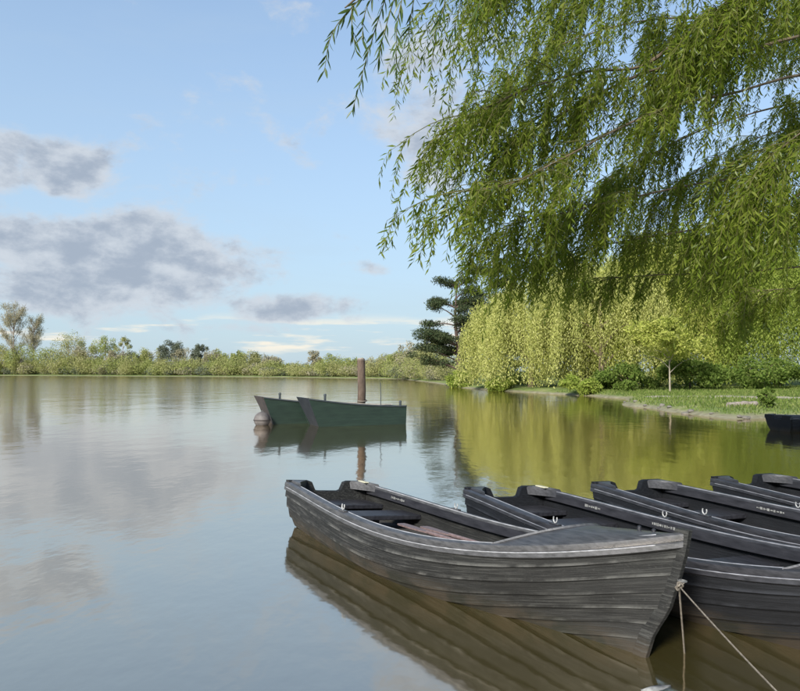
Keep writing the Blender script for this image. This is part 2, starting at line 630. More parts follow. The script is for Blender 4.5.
def strip(name, pts, width, mat, lift=.03):
    m = MB()
    pts = [Vector((p[0], p[1], 0)) for p in pts]
    dense = []
    for i in range(len(pts) - 1):
        for k in range(12):
            dense.append(pts[i].lerp(pts[i + 1], k / 12))
    dense.append(pts[-1])
    L = []
    for i, p in enumerate(dense):
        t = (dense[min(i + 1, len(dense) - 1)] - dense[max(i - 1, 0)]).normalized()
        nrm = Vector((-t.y, t.x, 0))
        w = width * (1 + .18 * math.sin(i * .9) + .1 * math.sin(i * 2.3))
        row = []
        for q in (-.5, -.25, 0, .25, .5):
            c = p + nrm * w * q
            row.append((c.x, c.y, hz(c.x, c.y) + lift * (1 - .8 * (abs(q) > .4))))
        L.append(row)
    m.loft(L, False, False)
    o = m.build(name, mat, None, True)
    o['kind'] = 'structure'
    return o


strip('path', [(12.6, 37.5), (14.6, 35), (16.5, 32.8), (19, 31.8), (24, 30.5), (32, 28)], 3.0, M['path'])

# ------------------------------------------------------------------ rowing boats
BL = 4.43
KS = np.array([0, .2, .4, .6, .8, .92, 1.])
KB = np.array([.479, .567, .632, .625, .477, .272, .03])


def spline(k, s):
    n = len(KS)
    h = np.diff(KS)
    A = np.eye(n)
    b = np.zeros(n)
    for i in range(1, n - 1):
        A[i, i - 1] = h[i - 1]
        A[i, i] = 2 * (h[i - 1] + h[i])
        A[i, i + 1] = h[i]
        b[i] = 3 * ((k[i + 1] - k[i]) / h[i] - (k[i] - k[i - 1]) / h[i - 1])
    c = np.linalg.solve(A, b)
    i = int(min(max(np.searchsorted(KS, s) - 1, 0), n - 2))
    d = s - KS[i]
    return k[i] + ((k[i + 1] - k[i]) / h[i] - h[i] * (2 * c[i] + c[i + 1]) / 3) * d + c[i] * d * d + (c[i + 1] - c[i]) / (3 * h[i]) * d ** 3


def sheer(s):
    T = (0, .33, .66, 1.)
    Zv = (.400, .359, .394, .719)
    r = 0
    for i in range(4):
        l = 1
        for j in range(4):
            if j != i:
                l *= (s - T[j]) / (T[i] - T[j])
        r += Zv[i] * l
    return r


def keel(s):
    return -.14 - .03 * math.sin(math.pi * s) + .05 * max(0, s - .8) / .2


def stem_x(z):
    return float(np.interp(z, [-.2, 0, .14, .287, .485, .63, .75], [4.06, 4.18, 4.22, 4.31, 4.37, 4.405, 4.42]))


def hx(s, z):
    x0 = .11 * (1 - min(max((z + .14) / .54, 0), 1))
    return x0 + (stem_x(z) - x0) * s


def section(s, n=41):
    """(y, z) from keel to gunwale, equal girth steps"""
    b = max(spline(KB, s) - .018, .012)
    zs, zk = sheer(s) - .012, keel(s)
    m = float(np.interp(s, [0, .45, .65, .82, 1], [2.5, 2.7, 2.1, 1.4, 1.1]))
    th = np.linspace(0, math.pi / 2, 200)
    y = b * np.sin(th) ** (2 / m)
    z = zk + (zs - zk) * (1 - np.cos(th) ** (2 / m))
    d = np.r_[0, np.cumsum(np.hypot(np.diff(y), np.diff(z)))]
    q = np.linspace(0, d[-1], n)
    return np.interp(q, d, y), np.interp(q, d, z)


NSTRAKE = 8
SS = np.r_[np.linspace(0, .8, 22), np.linspace(.8, 1, 12)[1:]]
SECT = [section(s) for s in SS]


def plank_mesh(i, side):
    rings = []
    for s, (y, z) in zip(SS, SECT):
        nn = len(y) - 1
        lo = max(0, i / NSTRAKE - (.02 if i else 0))
        hi = (i + 1) / NSTRAKE
        ts = np.linspace(lo, hi, 4)
        out = []
        inn = []
        fade = 1 - .75 * max(0, (s - .9) / .1)
        for k, t in enumerate(ts):
            q = t * nn
            yy = np.interp(q, np.arange(nn + 1), y)
            zz = np.interp(q, np.arange(nn + 1), z)
            i0 = int(min(max(q - 1, 0), nn - 2))
            ty, tz = y[i0 + 2] - y[i0], z[i0 + 2] - z[i0]
            L = math.hypot(ty, tz) + 1e-9
            ny_, nz_ = tz / L, -ty / L
            off = (.023 * (1 - k / 3.0) + .001) * fade
            a_, b_ = yy + ny_ * off, zz + nz_ * off
            out.append((hx(s, b_), side * max(a_, .004), b_))
            a_, b_ = yy + ny_ * (off - .012), zz + nz_ * (off - .012)
            inn.append((hx(s, b_), side * max(a_, .002), b_))
        rings.append(out + inn[::-1])
    m = MB()
    m.loft(rings, True, True)
    me = m.mesh('plank', True)
    # uv: along the boat in metres, across the plank 0..1 in a band of its own
    key = {}
    uvl = me.uv_layers.new(name='plank')
    co_ = [0.0] * (len(me.vertices) * 3)
    band = (i + (20 if side > 0 else 0)) * 3
    nr = 8
    for lp in me.loops:
        vi = lp.vertex_index
        ring, j = divmod(vi, nr)
        k = j if j < 4 else 7 - j
        uvl.data[lp.index].uv = (SS[ring] * BL, band + .02 + .96 * k / 3.0)
    return me


def gun_pt(s, side, inset=0.0):
    b = max(spline(KB, s) - inset, .005)
    z = sheer(s)
    return Vector((hx(s, z), side * b, z))


def rail_mesh(side):
    prof = [(-.052, -.004), (-.046, .012), (.000, .014), (.016, .004), (.018, -.028), (.014, -.034), (.020, -.040), (.020, -.066), (.008, -.074),
            (-.006, -.074), (-.006, -.014), (-.052, -.014)]
    rings = []
    ss = np.r_[np.linspace(-.004, .85, 32), np.linspace(.85, 1.0, 14)[1:]]
    for s in ss:
        s1, s0 = min(1, s + .01), max(0, s - .01)
        sc = min(max(s, 0), 1)
        p = gun_pt(sc, side, .018)
        t = gun_pt(s1, side, .018) - gun_pt(s0, side, .018)
        t.z = 0
        t.normalize()
        n = Vector((t.y, -t.x, 0)) * (-side)
        if n.y * side < 0:
            n = -n
        if s < 0:
            p = p - t * .02
        shrink = 1 - .55 * max(0, (s - .93) / .07)
        rings.append([p + n * (o * (shrink if o < 0 else 1)) + Vector((0, 0, u)) for o, u in prof])
    m = MB()
    m.loft(rings, True, True)
    return m.mesh('gunwale', True)


def make_boat():
    root = empty('rowing_boat', (0, 0, 0))
    root['rail_parts'] = 1
    for side in (-1, 1):
        for i in range(NSTRAKE):
            link('plank', plank_mesh(i, side), M['hull_grey'], root)
    for side in (-1, 1):
        gw = link('gunwale', rail_mesh(side), M['rail_grey'], root)
        for o_, u_, r_ in ((-.047, .011, .0055), (.019, -.037, .0035)):  # thin pale strips added as painted highlights along the rail edges
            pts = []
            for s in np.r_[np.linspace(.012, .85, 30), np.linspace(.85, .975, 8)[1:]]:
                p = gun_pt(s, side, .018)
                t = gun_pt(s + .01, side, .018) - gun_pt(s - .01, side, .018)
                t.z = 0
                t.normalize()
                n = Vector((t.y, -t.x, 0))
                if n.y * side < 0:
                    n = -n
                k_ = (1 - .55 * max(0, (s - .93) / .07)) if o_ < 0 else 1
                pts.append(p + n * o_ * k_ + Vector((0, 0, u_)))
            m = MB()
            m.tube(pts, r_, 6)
            m.build('rim_highlight', M['highlight_grey'], gw, True)
    # stem post
    m = MB()
    rings = []
    for z in np.linspace(-.19, .745, 16):
        x = stem_x(z)
        w = .026
        rings.append([(x - .05, -w, z), (x + .012, -w, z), (x + .030, -w * .55, z), (x + .030, w * .55, z), (x + .012, w, z), (x - .05, w, z)])
    m.loft(rings)
    m.build('stem_post', M['hull_grey_plain'], root, True)
    # transom with a lowered middle
    y, z = SECT[0]
    m = MB()
    top = []
    zs = sheer(0)
    for q in np.linspace(1, -1, 25):
        yy = q * (y[-1] + .006)
        k = min(max((abs(yy) - .14) / .07, 0), 1)
        k = k * k * (3 - 2 * k)
        top.append((yy, zs - .075 + .105 * k))
    prof = [(-yy, zz) for yy, zz in zip(y[::-4], z[::-4])][1:] + [(yy, zz) for yy, zz in zip(y[4::4], z[4::4])][:-1]
    outline = prof + top
    rings = []
    for dx in (-.03, -.02, .028, .036):
        k = .985 if dx in (-.03, .036) else 1
        rings.append([(hx(0, zz) + dx, yy * k, zz if zz < .2 else zz - (1 - k) * .3) for yy, zz in outline])
    m.loft(rings)
    m.build('transom', M['hull_grey_plain'], root, True)
    # quarter knees, rounded pads on the two stern corners
    for side in (-1, 1):
        m = MB()
        pl = []
        b0 = spline(KB, 0) - .03
        for q in np.linspace(0, 1, 9):
            xx = .035 + .30 * q
            pl.append((xx, side * (spline(KB, xx / BL) - .055)))
        for q in np.linspace(1, 0, 9):
            xx = .035 + .30 * q
            w = .17 * (1 - q) ** 1.7
            pl.append((xx, side * (spline(KB, xx / BL) - .06 - w)))
        zt = sheer(.02)
        rings = []
        for dz, sh in ((-.05, 0), (.012, 0), (.03, .012), (.036, .03)):
            cx_ = sum(p[0] for p in pl) / len(pl)
            cy_ = sum(p[1] for p in pl) / len(pl)
            rings.append([(p[0] + (cx_ - p[0]) * sh * 4, p[1] + (cy_ - p[1]) * sh * 4, zt + dz) for p in pl])
        m.loft(rings)
        m.build('quarter_knee', M['rail_grey'], root, True)
    # floor boards
    zf = .085
    def half_at(s, zq):
        yy, zz = section(s)
        return float(np.interp(zq, zz, yy))
    nb = 7
    for k in range(nb):
        m = MB()
        ra = []
        for s in np.linspace(.015, .93, 16):
            w = half_at(s, zf) - .004
            y0 = -w + 2 * w * k / nb + .004
            y1 = -w + 2 * w * (k + 1) / nb - .004
            x = hx(s, zf)
            ra.append([(x, y0, zf - .02), (x, y0, zf), (x, y1, zf), (x, y1, zf - .02)])
        m.loft(ra)
        m.build('floor_board', M['floor'], root)
    # bilge under the boards, keeps the lake out
    m = MB()
    ra = []
    for s in np.linspace(.01, .97, 24):
        w = half_at(s, .05) - .002
        x = hx(s, .05)
        ra.append([(x, -w, .045), (x, -w, .058), (x, w, .058), (x, w, .045)])
    m.loft(ra)
    m.build('bilge', M['seat'], root)
    # thwarts
    for x0, x1, zt in ((.06, .40, .235), (.74, 1.04, .235), (2.35, 2.62, .245)):
        m = MB()
        ra = []
        for x in np.linspace(x0, x1, 5):
            w = half_at(x / 4.3, zt) - .006
            ra.append([(x, -w, zt - .045), (x, -w, zt), (x, w, zt), (x, w, zt - .045)])
        m.loft(ra)
        t = m.build('thwart', M['seat'], root, False, .008)
        m = MB()
        m.box(((x0 + x1) / 2, 0, (zt - .045 + zf) / 2), (.05, .30, zt - .045 - zf - .004))
        m.build('support', M['seat'], t, False, .004)
    # crowned foredeck with a curved after edge
    m = MB()
    NU, NV = 14, 17
    def deck_pt(u, v):
        a0 = .775 + .075 * (1 - v * v)
        s = a0 + (.985 - a0) * u
        b = max(spline(KB, s) - .022, .012)
        zs_ = sheer(s) + .006
        rz = .64 + .10 * (s - .85) / .15 * .78
        zz = zs_ + max(rz - zs_, 0.0) * (1 - abs(v) ** 2.0)
        return Vector((hx(s, sheer(s)), b * v, zz))
    g0 = [[deck_pt(i / (NU - 1), -1 + 2 * j / (NV - 1)) for j in range(NV)] for i in range(NU)]
    vs = [p for r_ in g0 for p in r_]
    n0 = len(vs)
    vs += [p - Vector((0, 0, .018)) for r_ in g0 for p in r_]
    fs = []
    for i in range(NU - 1):
        for j in range(NV - 1):
            q = i * NV + j
            fs.append((q, q + NV, q + NV + 1, q + 1))
            fs.append((n0 + q, n0 + q + 1, n0 + q + NV + 1, n0 + q + NV))
    for j in range(NV - 1):
        fs.append((j, j + 1, n0 + j + 1, n0 + j))
    m.add(vs, fs)
    dk = m.build('foredeck', M['deck'], root, True)
    m = MB()
    m.tube([deck_pt(0, -1 + 2 * j / 24) + Vector((0, 0, .001)) for j in range(25)], .012, 6)
    m.build('coaming', M['rail_grey'], dk, True)
    for q in (-.05, .05):
        m = MB()
        c = deck_pt(.70, 0)
        m.tube([c + Vector((q, 0, -.005)), c + Vector((q, 0, .016)), c + Vector((q, 0, .022))], [.012, .012, .006], 8)
        m.build('deck_bolt', M['seat'], dk, True)
    # rowlocks
    for side in (-1, 1):
        p = gun_pt(.355, side, .03)
        m = MB()
        m.tube([p + Vector((0, 0, -.01)), p + Vector((0, 0, .03))], .009, 6)
        U = []
        for q in np.linspace(-.5, 1 * math.pi + .5, 13):
            U.append(p + Vector((-.022 * math.cos(q), 0, .056 - .030 * math.sin(q))))
        m.tube(U, .0055, 6)
        rl = m.build('rowlock', M['rowlock'], root, True)
        m = MB()
        m.box(p + Vector((0, 0, .018)), (.11, .042, .012))
        m.build('rowlock_plate', M['rail_grey'], root, False, .004)
    # bow ring
    m = MB()
    c = Vector((stem_x(.47) + .045, 0, .47))
    m.tube([c + Vector((.0 + .022 * math.sin(q), .022 * math.cos(q), 0)) for q in np.linspace(0, 2 * math.pi, 13)], .005, 6, False)
    m.box(c + Vector((-.025, 0, 0)), (.03, .014, .014))
    m.build('bow_ring', M['steel'], root, True)
    return root


RAILS = ('gunwale', 'quarter_knee', 'coaming', 'rowlock_plate')
BLACKS = ('plank', 'transom', 'stem_post')
proto = make_boat()
BOATS = [
    ((-.818, 7.569), -1.020, -.093, 0, 'grey weathered wooden-look rowing boat, nearest of the moored row, scuffed hull side'),
    ((1.045, 7.189), -1.110, -.052, 1, 'black rowing boat second in the moored row, half hidden behind the grey boat\'s bow'),
    ((2.430, 7.580), -1.132, -.033, 1, 'black rowing boat third in the moored row, between two other black boats'),
    ((3.880, 7.980), -1.165, -.020, 1, 'black rowing boat at the right end of the moored row, cut by the picture edge'),
    ((10.2, 18.95), .22, 0, 1, 'small dark boat moored alone against the grassy bank at far right')]


def set_mat(o, mat):
    o.material_slots[0].link = 'OBJECT'
    o.material_slots[0].material = mat


def all_children(o):
    r = []
    for c in o.children:
        r.append(c)
        r += all_children(c)
    return r


boats = []
for i, (xy, yaw, roll, dark, lab) in enumerate(BOATS):
    b = proto if i == 0 else copy_tree(proto)
    b.location = (xy[0], xy[1], 0)
    b.rotation_euler = (roll, 0, yaw)
    tag(b, lab, 'boat', 'rowing boats moored at the shore')
    boats.append(b)
    if dark:
        for c in all_children(b):
            k = c.name.split('.')[0]
            if k == 'rim_highlight':
                set_mat(c, M['highlight_black'])
            elif k in RAILS:
                set_mat(c, M['rail_black'])
            elif k in BLACKS:
                set_mat(c, M['hull_black' if k == 'plank' else 'hull_black_plain'])
del proto['rail_parts']
for b in boats:
    if 'rail_parts' in b:
        del b['rail_parts']


def boat_matrix(i):
    xy, yaw, roll, _, _ = BOATS[i]
    return Matrix.Translation((xy[0], xy[1], 0)) @ Matrix.Rotation(yaw, 4, 'Z') @ Matrix.Rotation(roll, 4, 'X')


def marking(boat, s0, s1, seed, parent, hgt=.026):
    """worn, unreadable white lettering on the inside of the far gunwale"""
    rng = random.Random(seed)
    m = MB()
    s = s0
    while s < s1:
        w = rng.uniform(.006, .026)
        p = gun_pt(s, 1, .0745)
        p.z -= .045
        q = gun_pt(s + w / BL, 1, .0745)
        q.z -= .045
        h = hgt * rng.uniform(.35, 1.0)
        d = Vector((0, -.003, 0))
        vs = [p - Vector((0, 0, h / 2)), q - Vector((0, 0, h / 2)), q + Vector((0, 0, h / 2)), p + Vector((0, 0, h / 2))]
        vs += [v + d for v in vs]
        m.add(vs, [(0, 1, 2, 3), (7, 6, 5, 4), (0, 4, 5, 1), (1, 5, 6, 2), (2, 6, 7, 3), (3, 7, 4, 0)])
        s += (w + rng.uniform(.006, .012)) / BL
    o = m.build('lettering', M['faded'], parent)
    o['label'] = 'worn white lettering inside the gunwale'
    return o


# a plank-wide inner band below the far gunwale carries the lettering
def inwale_mesh(side):
    rings = []
    for s in np.linspace(.03, .93, 30):
        p = gun_pt(s, side, .058)
        rings.append([p + Vector((0, 0, -.012)), p + Vector((0, -side * .012, -.012)), p + Vector((0, -side * .012, -.085)), p + Vector((0, 0, -.085))])
    m = MB()
    m.loft(rings)
    return m.mesh('inwale', False)


iw = {s: inwale_mesh(s) for s in (-1, 1)}
for s in (-1, 1):
    iw[s].materials.append(M['seat'])
for i, b in enumerate(boats):
    for s in (-1, 1):
        o = bpy.data.objects.new('inwale', iw[s])
        COL.objects.link(o)
        o.parent = b
marking(0, .135, .185, 1, boats[0])
marking(1, .155, .20, 2, boats[1])
marking(1, .335, .41, 3, boats[1])
marking(2, .27, .335, 4, boats[2])


def local_obj(m, name, mat, i, smooth=True):
    """a thing lying in boat i, given in that boat's own coordinates"""
    mat4 = boat_matrix(i)
    m.v = [tuple(mat4 @ Vector(v)) for v in m.v]
    return m.build(name, mat, None, smooth)


def oar(i, p0, p1, mat, lab):
    p0, p1 = Vector(p0), Vector(p1)
    B = boat_matrix(i)
    root = empty('oar', B @ p0)
    inv = Matrix.Translation(-(B @ p0))
    d = (p1 - p0).normalized()
    side = Vector((-d.y, d.x, 0)).normalized()

    def fin(m, name, mt):
        m.v = [tuple(inv @ (B @ Vector(v))) for v in m.v]
        return m.build(name, mt, root, True)
    m = MB()
    m.tube([p0.lerp(p1, q) for q in np.linspace(0, .8, 8)], [.013, .016, .017, .017, .017, .016, .016, .015], 8)
    fin(m, 'shaft', mat)
    m = MB()
    rings = []
    for q, w in ((.78, .018), (.84, .036), (.92, .046), (.98, .046), (1.0, .036)):
        c = p0.lerp(p1, q)
        rings.append([c - side * w + Vector((0, 0, -.006)), c + side * w + Vector((0, 0, -.006)), c + side * w + Vector((0, 0, .006)), c - side * w + Vector((0, 0, .006))])
    m.loft(rings)
    fin(m, 'blade', mat)
    m = MB()
    m.tube([p0 - d * .13, p0 + d * .01], [.016, .015], 8)
    fin(m, 'grip', M['seat'])
    tag(root, lab, 'oar')
    return root


oar(0, (3.55, .20, .275), (1.75, .10, .262), M['oar'], 'pinkish wooden oar lying inside the grey boat, nearer its far side')
oar(0, (3.5, .06, .275), (1.6, -.04, .262), M['oar'], 'pinkish wooden oar lying inside the grey boat, nearer the camera')
oar(1, (1.3, -.50, .27), (3.35, -.37, .34), M['oar_pale'], 'pale wooden oar lying along the near side of second boat')

# pale worn pad on the far stern corner of the first two boats
for i in (0, 1):
    m = MB()
    m.box((.13, .375, sheer(.02) + .038), (.15, .055, .012))
    o = m.build('corner_pad', M['pad'], boats[i], False, .004)
    o['label'] = 'pale yellowish pad on the stern corner'

# mooring rope: bow ring to knot, one tail into the water, one line to the shore
B0 = boat_matrix(0)
ring = B0 @ Vector((stem_x(.47) + .06, 0, .47))
knot = P(679, 586, 3.80)
tail = PZ(685, 660, -.05)


def rope_curve(a_, b_, sag, n=16):
    return [a_.lerp(b_, q) - Vector((0, 0, sag * 4 * q * (1 - q))) for q in np.linspace(0, 1, n)]


def twisted(m, pts, r):
    """three-strand laid rope"""
    L = 0
    dense = []
    for i in range(len(pts) - 1):
        k = max(2, int((pts[i + 1] - pts[i]).length / .008))
        for q in range(k):
            dense.append(pts[i].lerp(pts[i + 1], q / k))
    dense.append(pts[-1])
    for st in range(3):
        out = []
        L = 0
        for i, p in enumerate(dense):
            if i:
                L += (p - dense[i - 1]).length
            t = (dense[min(i + 1, len(dense) - 1)] - dense[max(i - 1, 0)]).normalized()
            a1 = t.cross(Vector((.3, 1, .2))).normalized()
            b1 = a1.cross(t)
            an = L / .035 * 2 * math.pi + st * 2.094
            out.append(p + (a1 * math.cos(an) + b1 * math.sin(an)) * r * .5)
        m.tube(out, r * .58, 4, True)


rp = empty('mooring_rope', ring)
m = MB()
pts = [ring - ring] + [v - ring for v in rope_curve(ring, knot, .004, 5)][1:]
twisted(m, pts, .006)
m.build('bow_loop', M['rope'], rp, True)
m = MB()
rng = random.Random(4)
kp = []
for q in np.linspace(0, 4.5 * math.pi, 46):
    kp.append(knot - ring + Vector((0.016 * math.cos(q) * (1 + .3 * math.sin(2.3 * q)), .018 * math.sin(q * 1.35), .016 * math.sin(q + .6))))
m.tube(kp, .0055, 6)
m.build('knot', M['rope'], rp, True)
m = MB()
twisted(m, [v - ring for v in rope_curve(knot, tail, -.004, 8)], .0055)
m.build('tail', M['rope'], rp, True)
tag(rp, 'pale mooring rope knotted at the grey boat\'s bow, tail hanging into water', 'rope')
shore_end = P(1010, 918, 1.85)
m = MB()
twisted(m, [v - knot for v in rope_curve(knot, shore_end, .03, 14)], .0045)
o = m.build('mooring_line', M['rope'], None, True)
o.location = knot
tag(o, 'thin mooring line running taut from the bow knot towards the lower right', 'rope')

# pale scrap floating under the bow
m = MB()
c = PZ(656, 690, .006)
vs = []
for i in range(7):
    for j in range(3):
        q = i / 6
        vs.append(c + Vector((.16 * (q - .5), (j - 1) * .028 * math.sin(math.pi * min(max(q, .06), .97)) + .03 * q - .015, .010 * math.sin(q * 5) * (j == 1) + .004 + .012 * q * q)))
fs = [(i * 3 + j, (i + 1) * 3 + j, (i + 1) * 3 + j + 1, i * 3 + j + 1) for i in range(6) for j in range(2)]
m.add(vs, fs)
o = m.build('floating_scrap', M['faded'], None, True)
o.modifiers.new('thick', 'SOLIDIFY').thickness = .004
tag(o, 'small white scrap floating on dark water below the grey boat\'s bow', 'litter')

# ------------------------------------------------------------------ moored green punts, post and buoy
def punt(foot, yaw, lab, bow_mat, side_mat, L=3.55, W=1.12):
    """foot: near corner of the bow at the water line; local x runs from bow to stern, y to the far side"""
    root = empty('work_punt', (foot[0], foot[1], 0), (0, 0, yaw))

    def top(x):
        q = x / L
        return .80 - .26 * (1 - (1 - q) ** 2.2)
    xs = np.linspace(0, L, 12)

    def foreoff(z):
        return -.40 * min(max(z / .8, -.3), 1.05) ** 1 if z > 0 else 0
    th = .035
    for name, y0, y1 in (('side_panel', 0, th), ('side_panel', W - th, W)):
        rings = []
        for x in xs:
            f0 = 1 - x / L
            zt = top(x)
            xt = x - .40 * (1 - x / L) ** 3
            lean = .05 if y0 == 0 else -.05
            rings.append([(x, y0 + lean, -.2), (x, y1 + lean, -.2), (xt, y1 - lean * .3, zt), (xt, y0 - lean * .3, zt)])
        m = MB()
        m.loft(rings)
        sp = m.build(name, side_mat, root, False)
        m = MB()
        rr = []
        for x in xs:
            zt = top(x)
            xt = x - .40 * (1 - x / L) ** 3
            yc = (y0 + y1) / 2 - (.05 if y0 == 0 else -.05) * .3
            rr.append([(xt - .004, yc - .045, zt + .002), (xt - .004, yc + .045, zt + .002), (xt - .004, yc + .045, zt + .035), (xt - .004, yc - .045, zt + .035)])
        m.loft(rr)
        m.build('gunwale', M['punt_trim'] if y0 else M['punt_dark'], root)
        m = MB()
        rr = []
        for x in xs[1:]:
            zt = top(x) * .28
            yc = -.008 if y0 == 0 else W + .008
            lean = (.05 if y0 == 0 else -.05) * .75
            rr.append([(x, yc + lean - .012, zt), (x, yc + lean + .012, zt), (x, yc + lean + .012, zt + .05), (x, yc + lean - .012, zt + .05)])
        m.loft(rr)
        m.build('rubbing_strip', side_mat, sp)
    # raked flat bow
    m = MB()
    rings = []
    for z in (-.2, 0, .3, .6, .84):
        x = -.40 * max(z, 0) / .80 - .012
        yi = .05 - .06 * max(z, 0)
        rings.append([(x - .02, yi - .005, z), (x + .02, yi - .005, z), (x + .02, W - yi + .005, z), (x - .02, W - yi + .005, z)])
    m.loft(rings)
    m.build('bow_panel', bow_mat, root)
    m = MB()
    m.box((L - .02, W / 2, .17), (.045, W - .09, .74))
    m.build('stern_panel', side_mat, root)
    nb = 9
    for k in range(nb):
        m = MB()
        w = (W - .14) / nb
        m.box((L / 2 + .1, .07 + w * (k + .5), .16), (L - .35, w - .01, .03))
        m.build('deck_board', M['punt_brown'], root)
    for x in (.95, 2.35):
        m = MB()
        m.box((x, W / 2, .42), (.22, W - .10, .04))
        m.build('thwart', M['punt_trim'], root)
    for x, y in ((.12, .10), (L - .18, .06)):
        m = MB()
        m.tube([(x, y, top(x) - .1), (x, y, top(x) + .13)], .035, 8)
        m.sphere((x, y, top(x) + .14), .045, 8, 6)
        m.build('bollard', M['punt_dark'], root, True)
    tag(root, lab, 'boat', 'green work punts at the post')
    return root


pyaw = .42
bd = Vector((-math.sin(pyaw), math.cos(pyaw), 0))
f1 = PZ(322, 427)
punt(f1, pyaw, 'green flat-sided punt with raked dark bow, nearer of the pair', M['punt_bow'], M['punt_green'], 2.68)
f2 = Vector(f1) + bd * 1.52 + Vector((-math.cos(pyaw), -math.sin(pyaw), 0)) * .95
punt(f2, pyaw, 'dark green punt with brown bow edge, behind the nearer punt', M['punt_brown'], M['punt_green'], 3.0)
m = MB()
pb = Vector(f1) + bd * 1.36 + Vector((math.cos(pyaw), math.sin(pyaw), 0)) * 1.78
rng = random.Random(3)
tp = P(361, 359, pb.y)
m.tube([pb + Vector((-.12, 0, -.8)), pb + Vector((-.06, 0, .3)), pb.lerp(tp, .5), Vector(tp)], [.135, .132, .128, .122], 14, True, .04, rng)
prt = empty('mooring_post', pb)
m.v = [tuple(Vector(v) - pb) for v in m.v]
m.build('pile', M['post'], prt, True)
m = MB()
m.tube([Vector(tp) - pb + Vector((0, 0, -.03)), Vector(tp) - pb + Vector((0, 0, .03))], [.135, .09], 14)
m.build('cap', M['bark_grey'], prt, True)
m = MB()
lo = pb.lerp(tp, .34) - pb
m.tube([lo + Vector((.142 * math.cos(q), .142 * math.sin(q), .02 * math.sin(q))) for q in np.linspace(0, 2 * math.pi, 17)], .022, 6, False)
m.build('rope_band', M['rope'], prt, True)
tag(prt, 'stout brown timber mooring post standing between the green punts', 'post')
# thin pole standing in the nearer punt
m = MB()
pp = P(380.5, 403, f1.y + 1.15)
m.tube([(0, 0, -.3), (0.01, 0, .20), (0, 0, .62)], [.014, .013, .011], 6)
o = m.build('thin_pole', M['punt_dark'], None, True)
o.location = pp
tag(o, 'thin dark upright pole standing in the nearer green punt', 'pole')
# buoy
bc = PZ(262, 425)
br = empty('mooring_buoy', bc)
m = MB()
m.sphere((0, 0, .16), (.245, .245, .235), 20, 14)
m.build('float', M['buoy'], br, True)
m = MB()
m.tube([(.247 * math.cos(q), .247 * math.sin(q), .15) for q in np.linspace(0, 2 * math.pi, 25)], .016, 6, False)
m.build('band', M['punt_brown'], br, True)
m = MB()
m.tube([(.035 * math.cos(q), 0, .385 + .035 * math.sin(q)) for q in np.linspace(0, 2 * math.pi, 13)], .010, 6, False)
m.build('eye', M['steel'], br, True)
tag(br, 'round greyish mooring buoy afloat beside the dark punt\'s bow', 'buoy')

# ------------------------------------------------------------------ leaves and trees
def leaf_quads(base, direc, nrm, length, width):
    """kite-shaped leaves: base, direction, a side vector, sizes -> V, F (quads)"""
    n = len(base)
    side = np.cross(direc, nrm)
    side /= np.linalg.norm(side, axis=1)[:, None] + 1e-9
    up = np.cross(side, direc)
    L = length[:, None]
    W = width[:, None]
    mid = base + direc * L * .42 + up * L * .05
    tip = base + direc * L - up * L * .06
    V = np.stack([base, mid + side * W * .5, tip, mid - side * W * .5], 1).reshape(-1, 3)
    F = np.arange(n * 4).reshape(-1, 4)
    return V, F


def rand_dir(rng, n):
    v = rng.normal(size=(n, 3))
    return v / np.linalg.norm(v, axis=1)[:, None]


def foliage(name, parts, mat, parent):
    V = np.concatenate([p[0] for p in parts])
    o = 0
    Fs = []
    for v, f in parts:
        Fs.append(f + o)
        o += len(v)
    ob = link(name, np_mesh(name, V, np.concatenate(Fs)), mat, parent)
    return ob


def catmull(pts, n):
    pts = [np.array(p, float) for p in pts]
    pts = [2 * pts[0] - pts[1]] + pts + [2 * pts[-1] - pts[-2]]
    out = []
    seg = len(pts) - 3
    for q in np.linspace(0, seg - 1e-6, n):
        i = int(q)
        t = q - i
        p0, p1, p2, p3 = pts[i:i + 4]
        out.append(.5 * ((2 * p1) + (-p0 + p2) * t + (2 * p0 - 5 * p1 + 4 * p2 - p3) * t * t + (-p0 + 3 * p1 - 3 * p2 + p3) * t ** 3))
    return np.array(out)


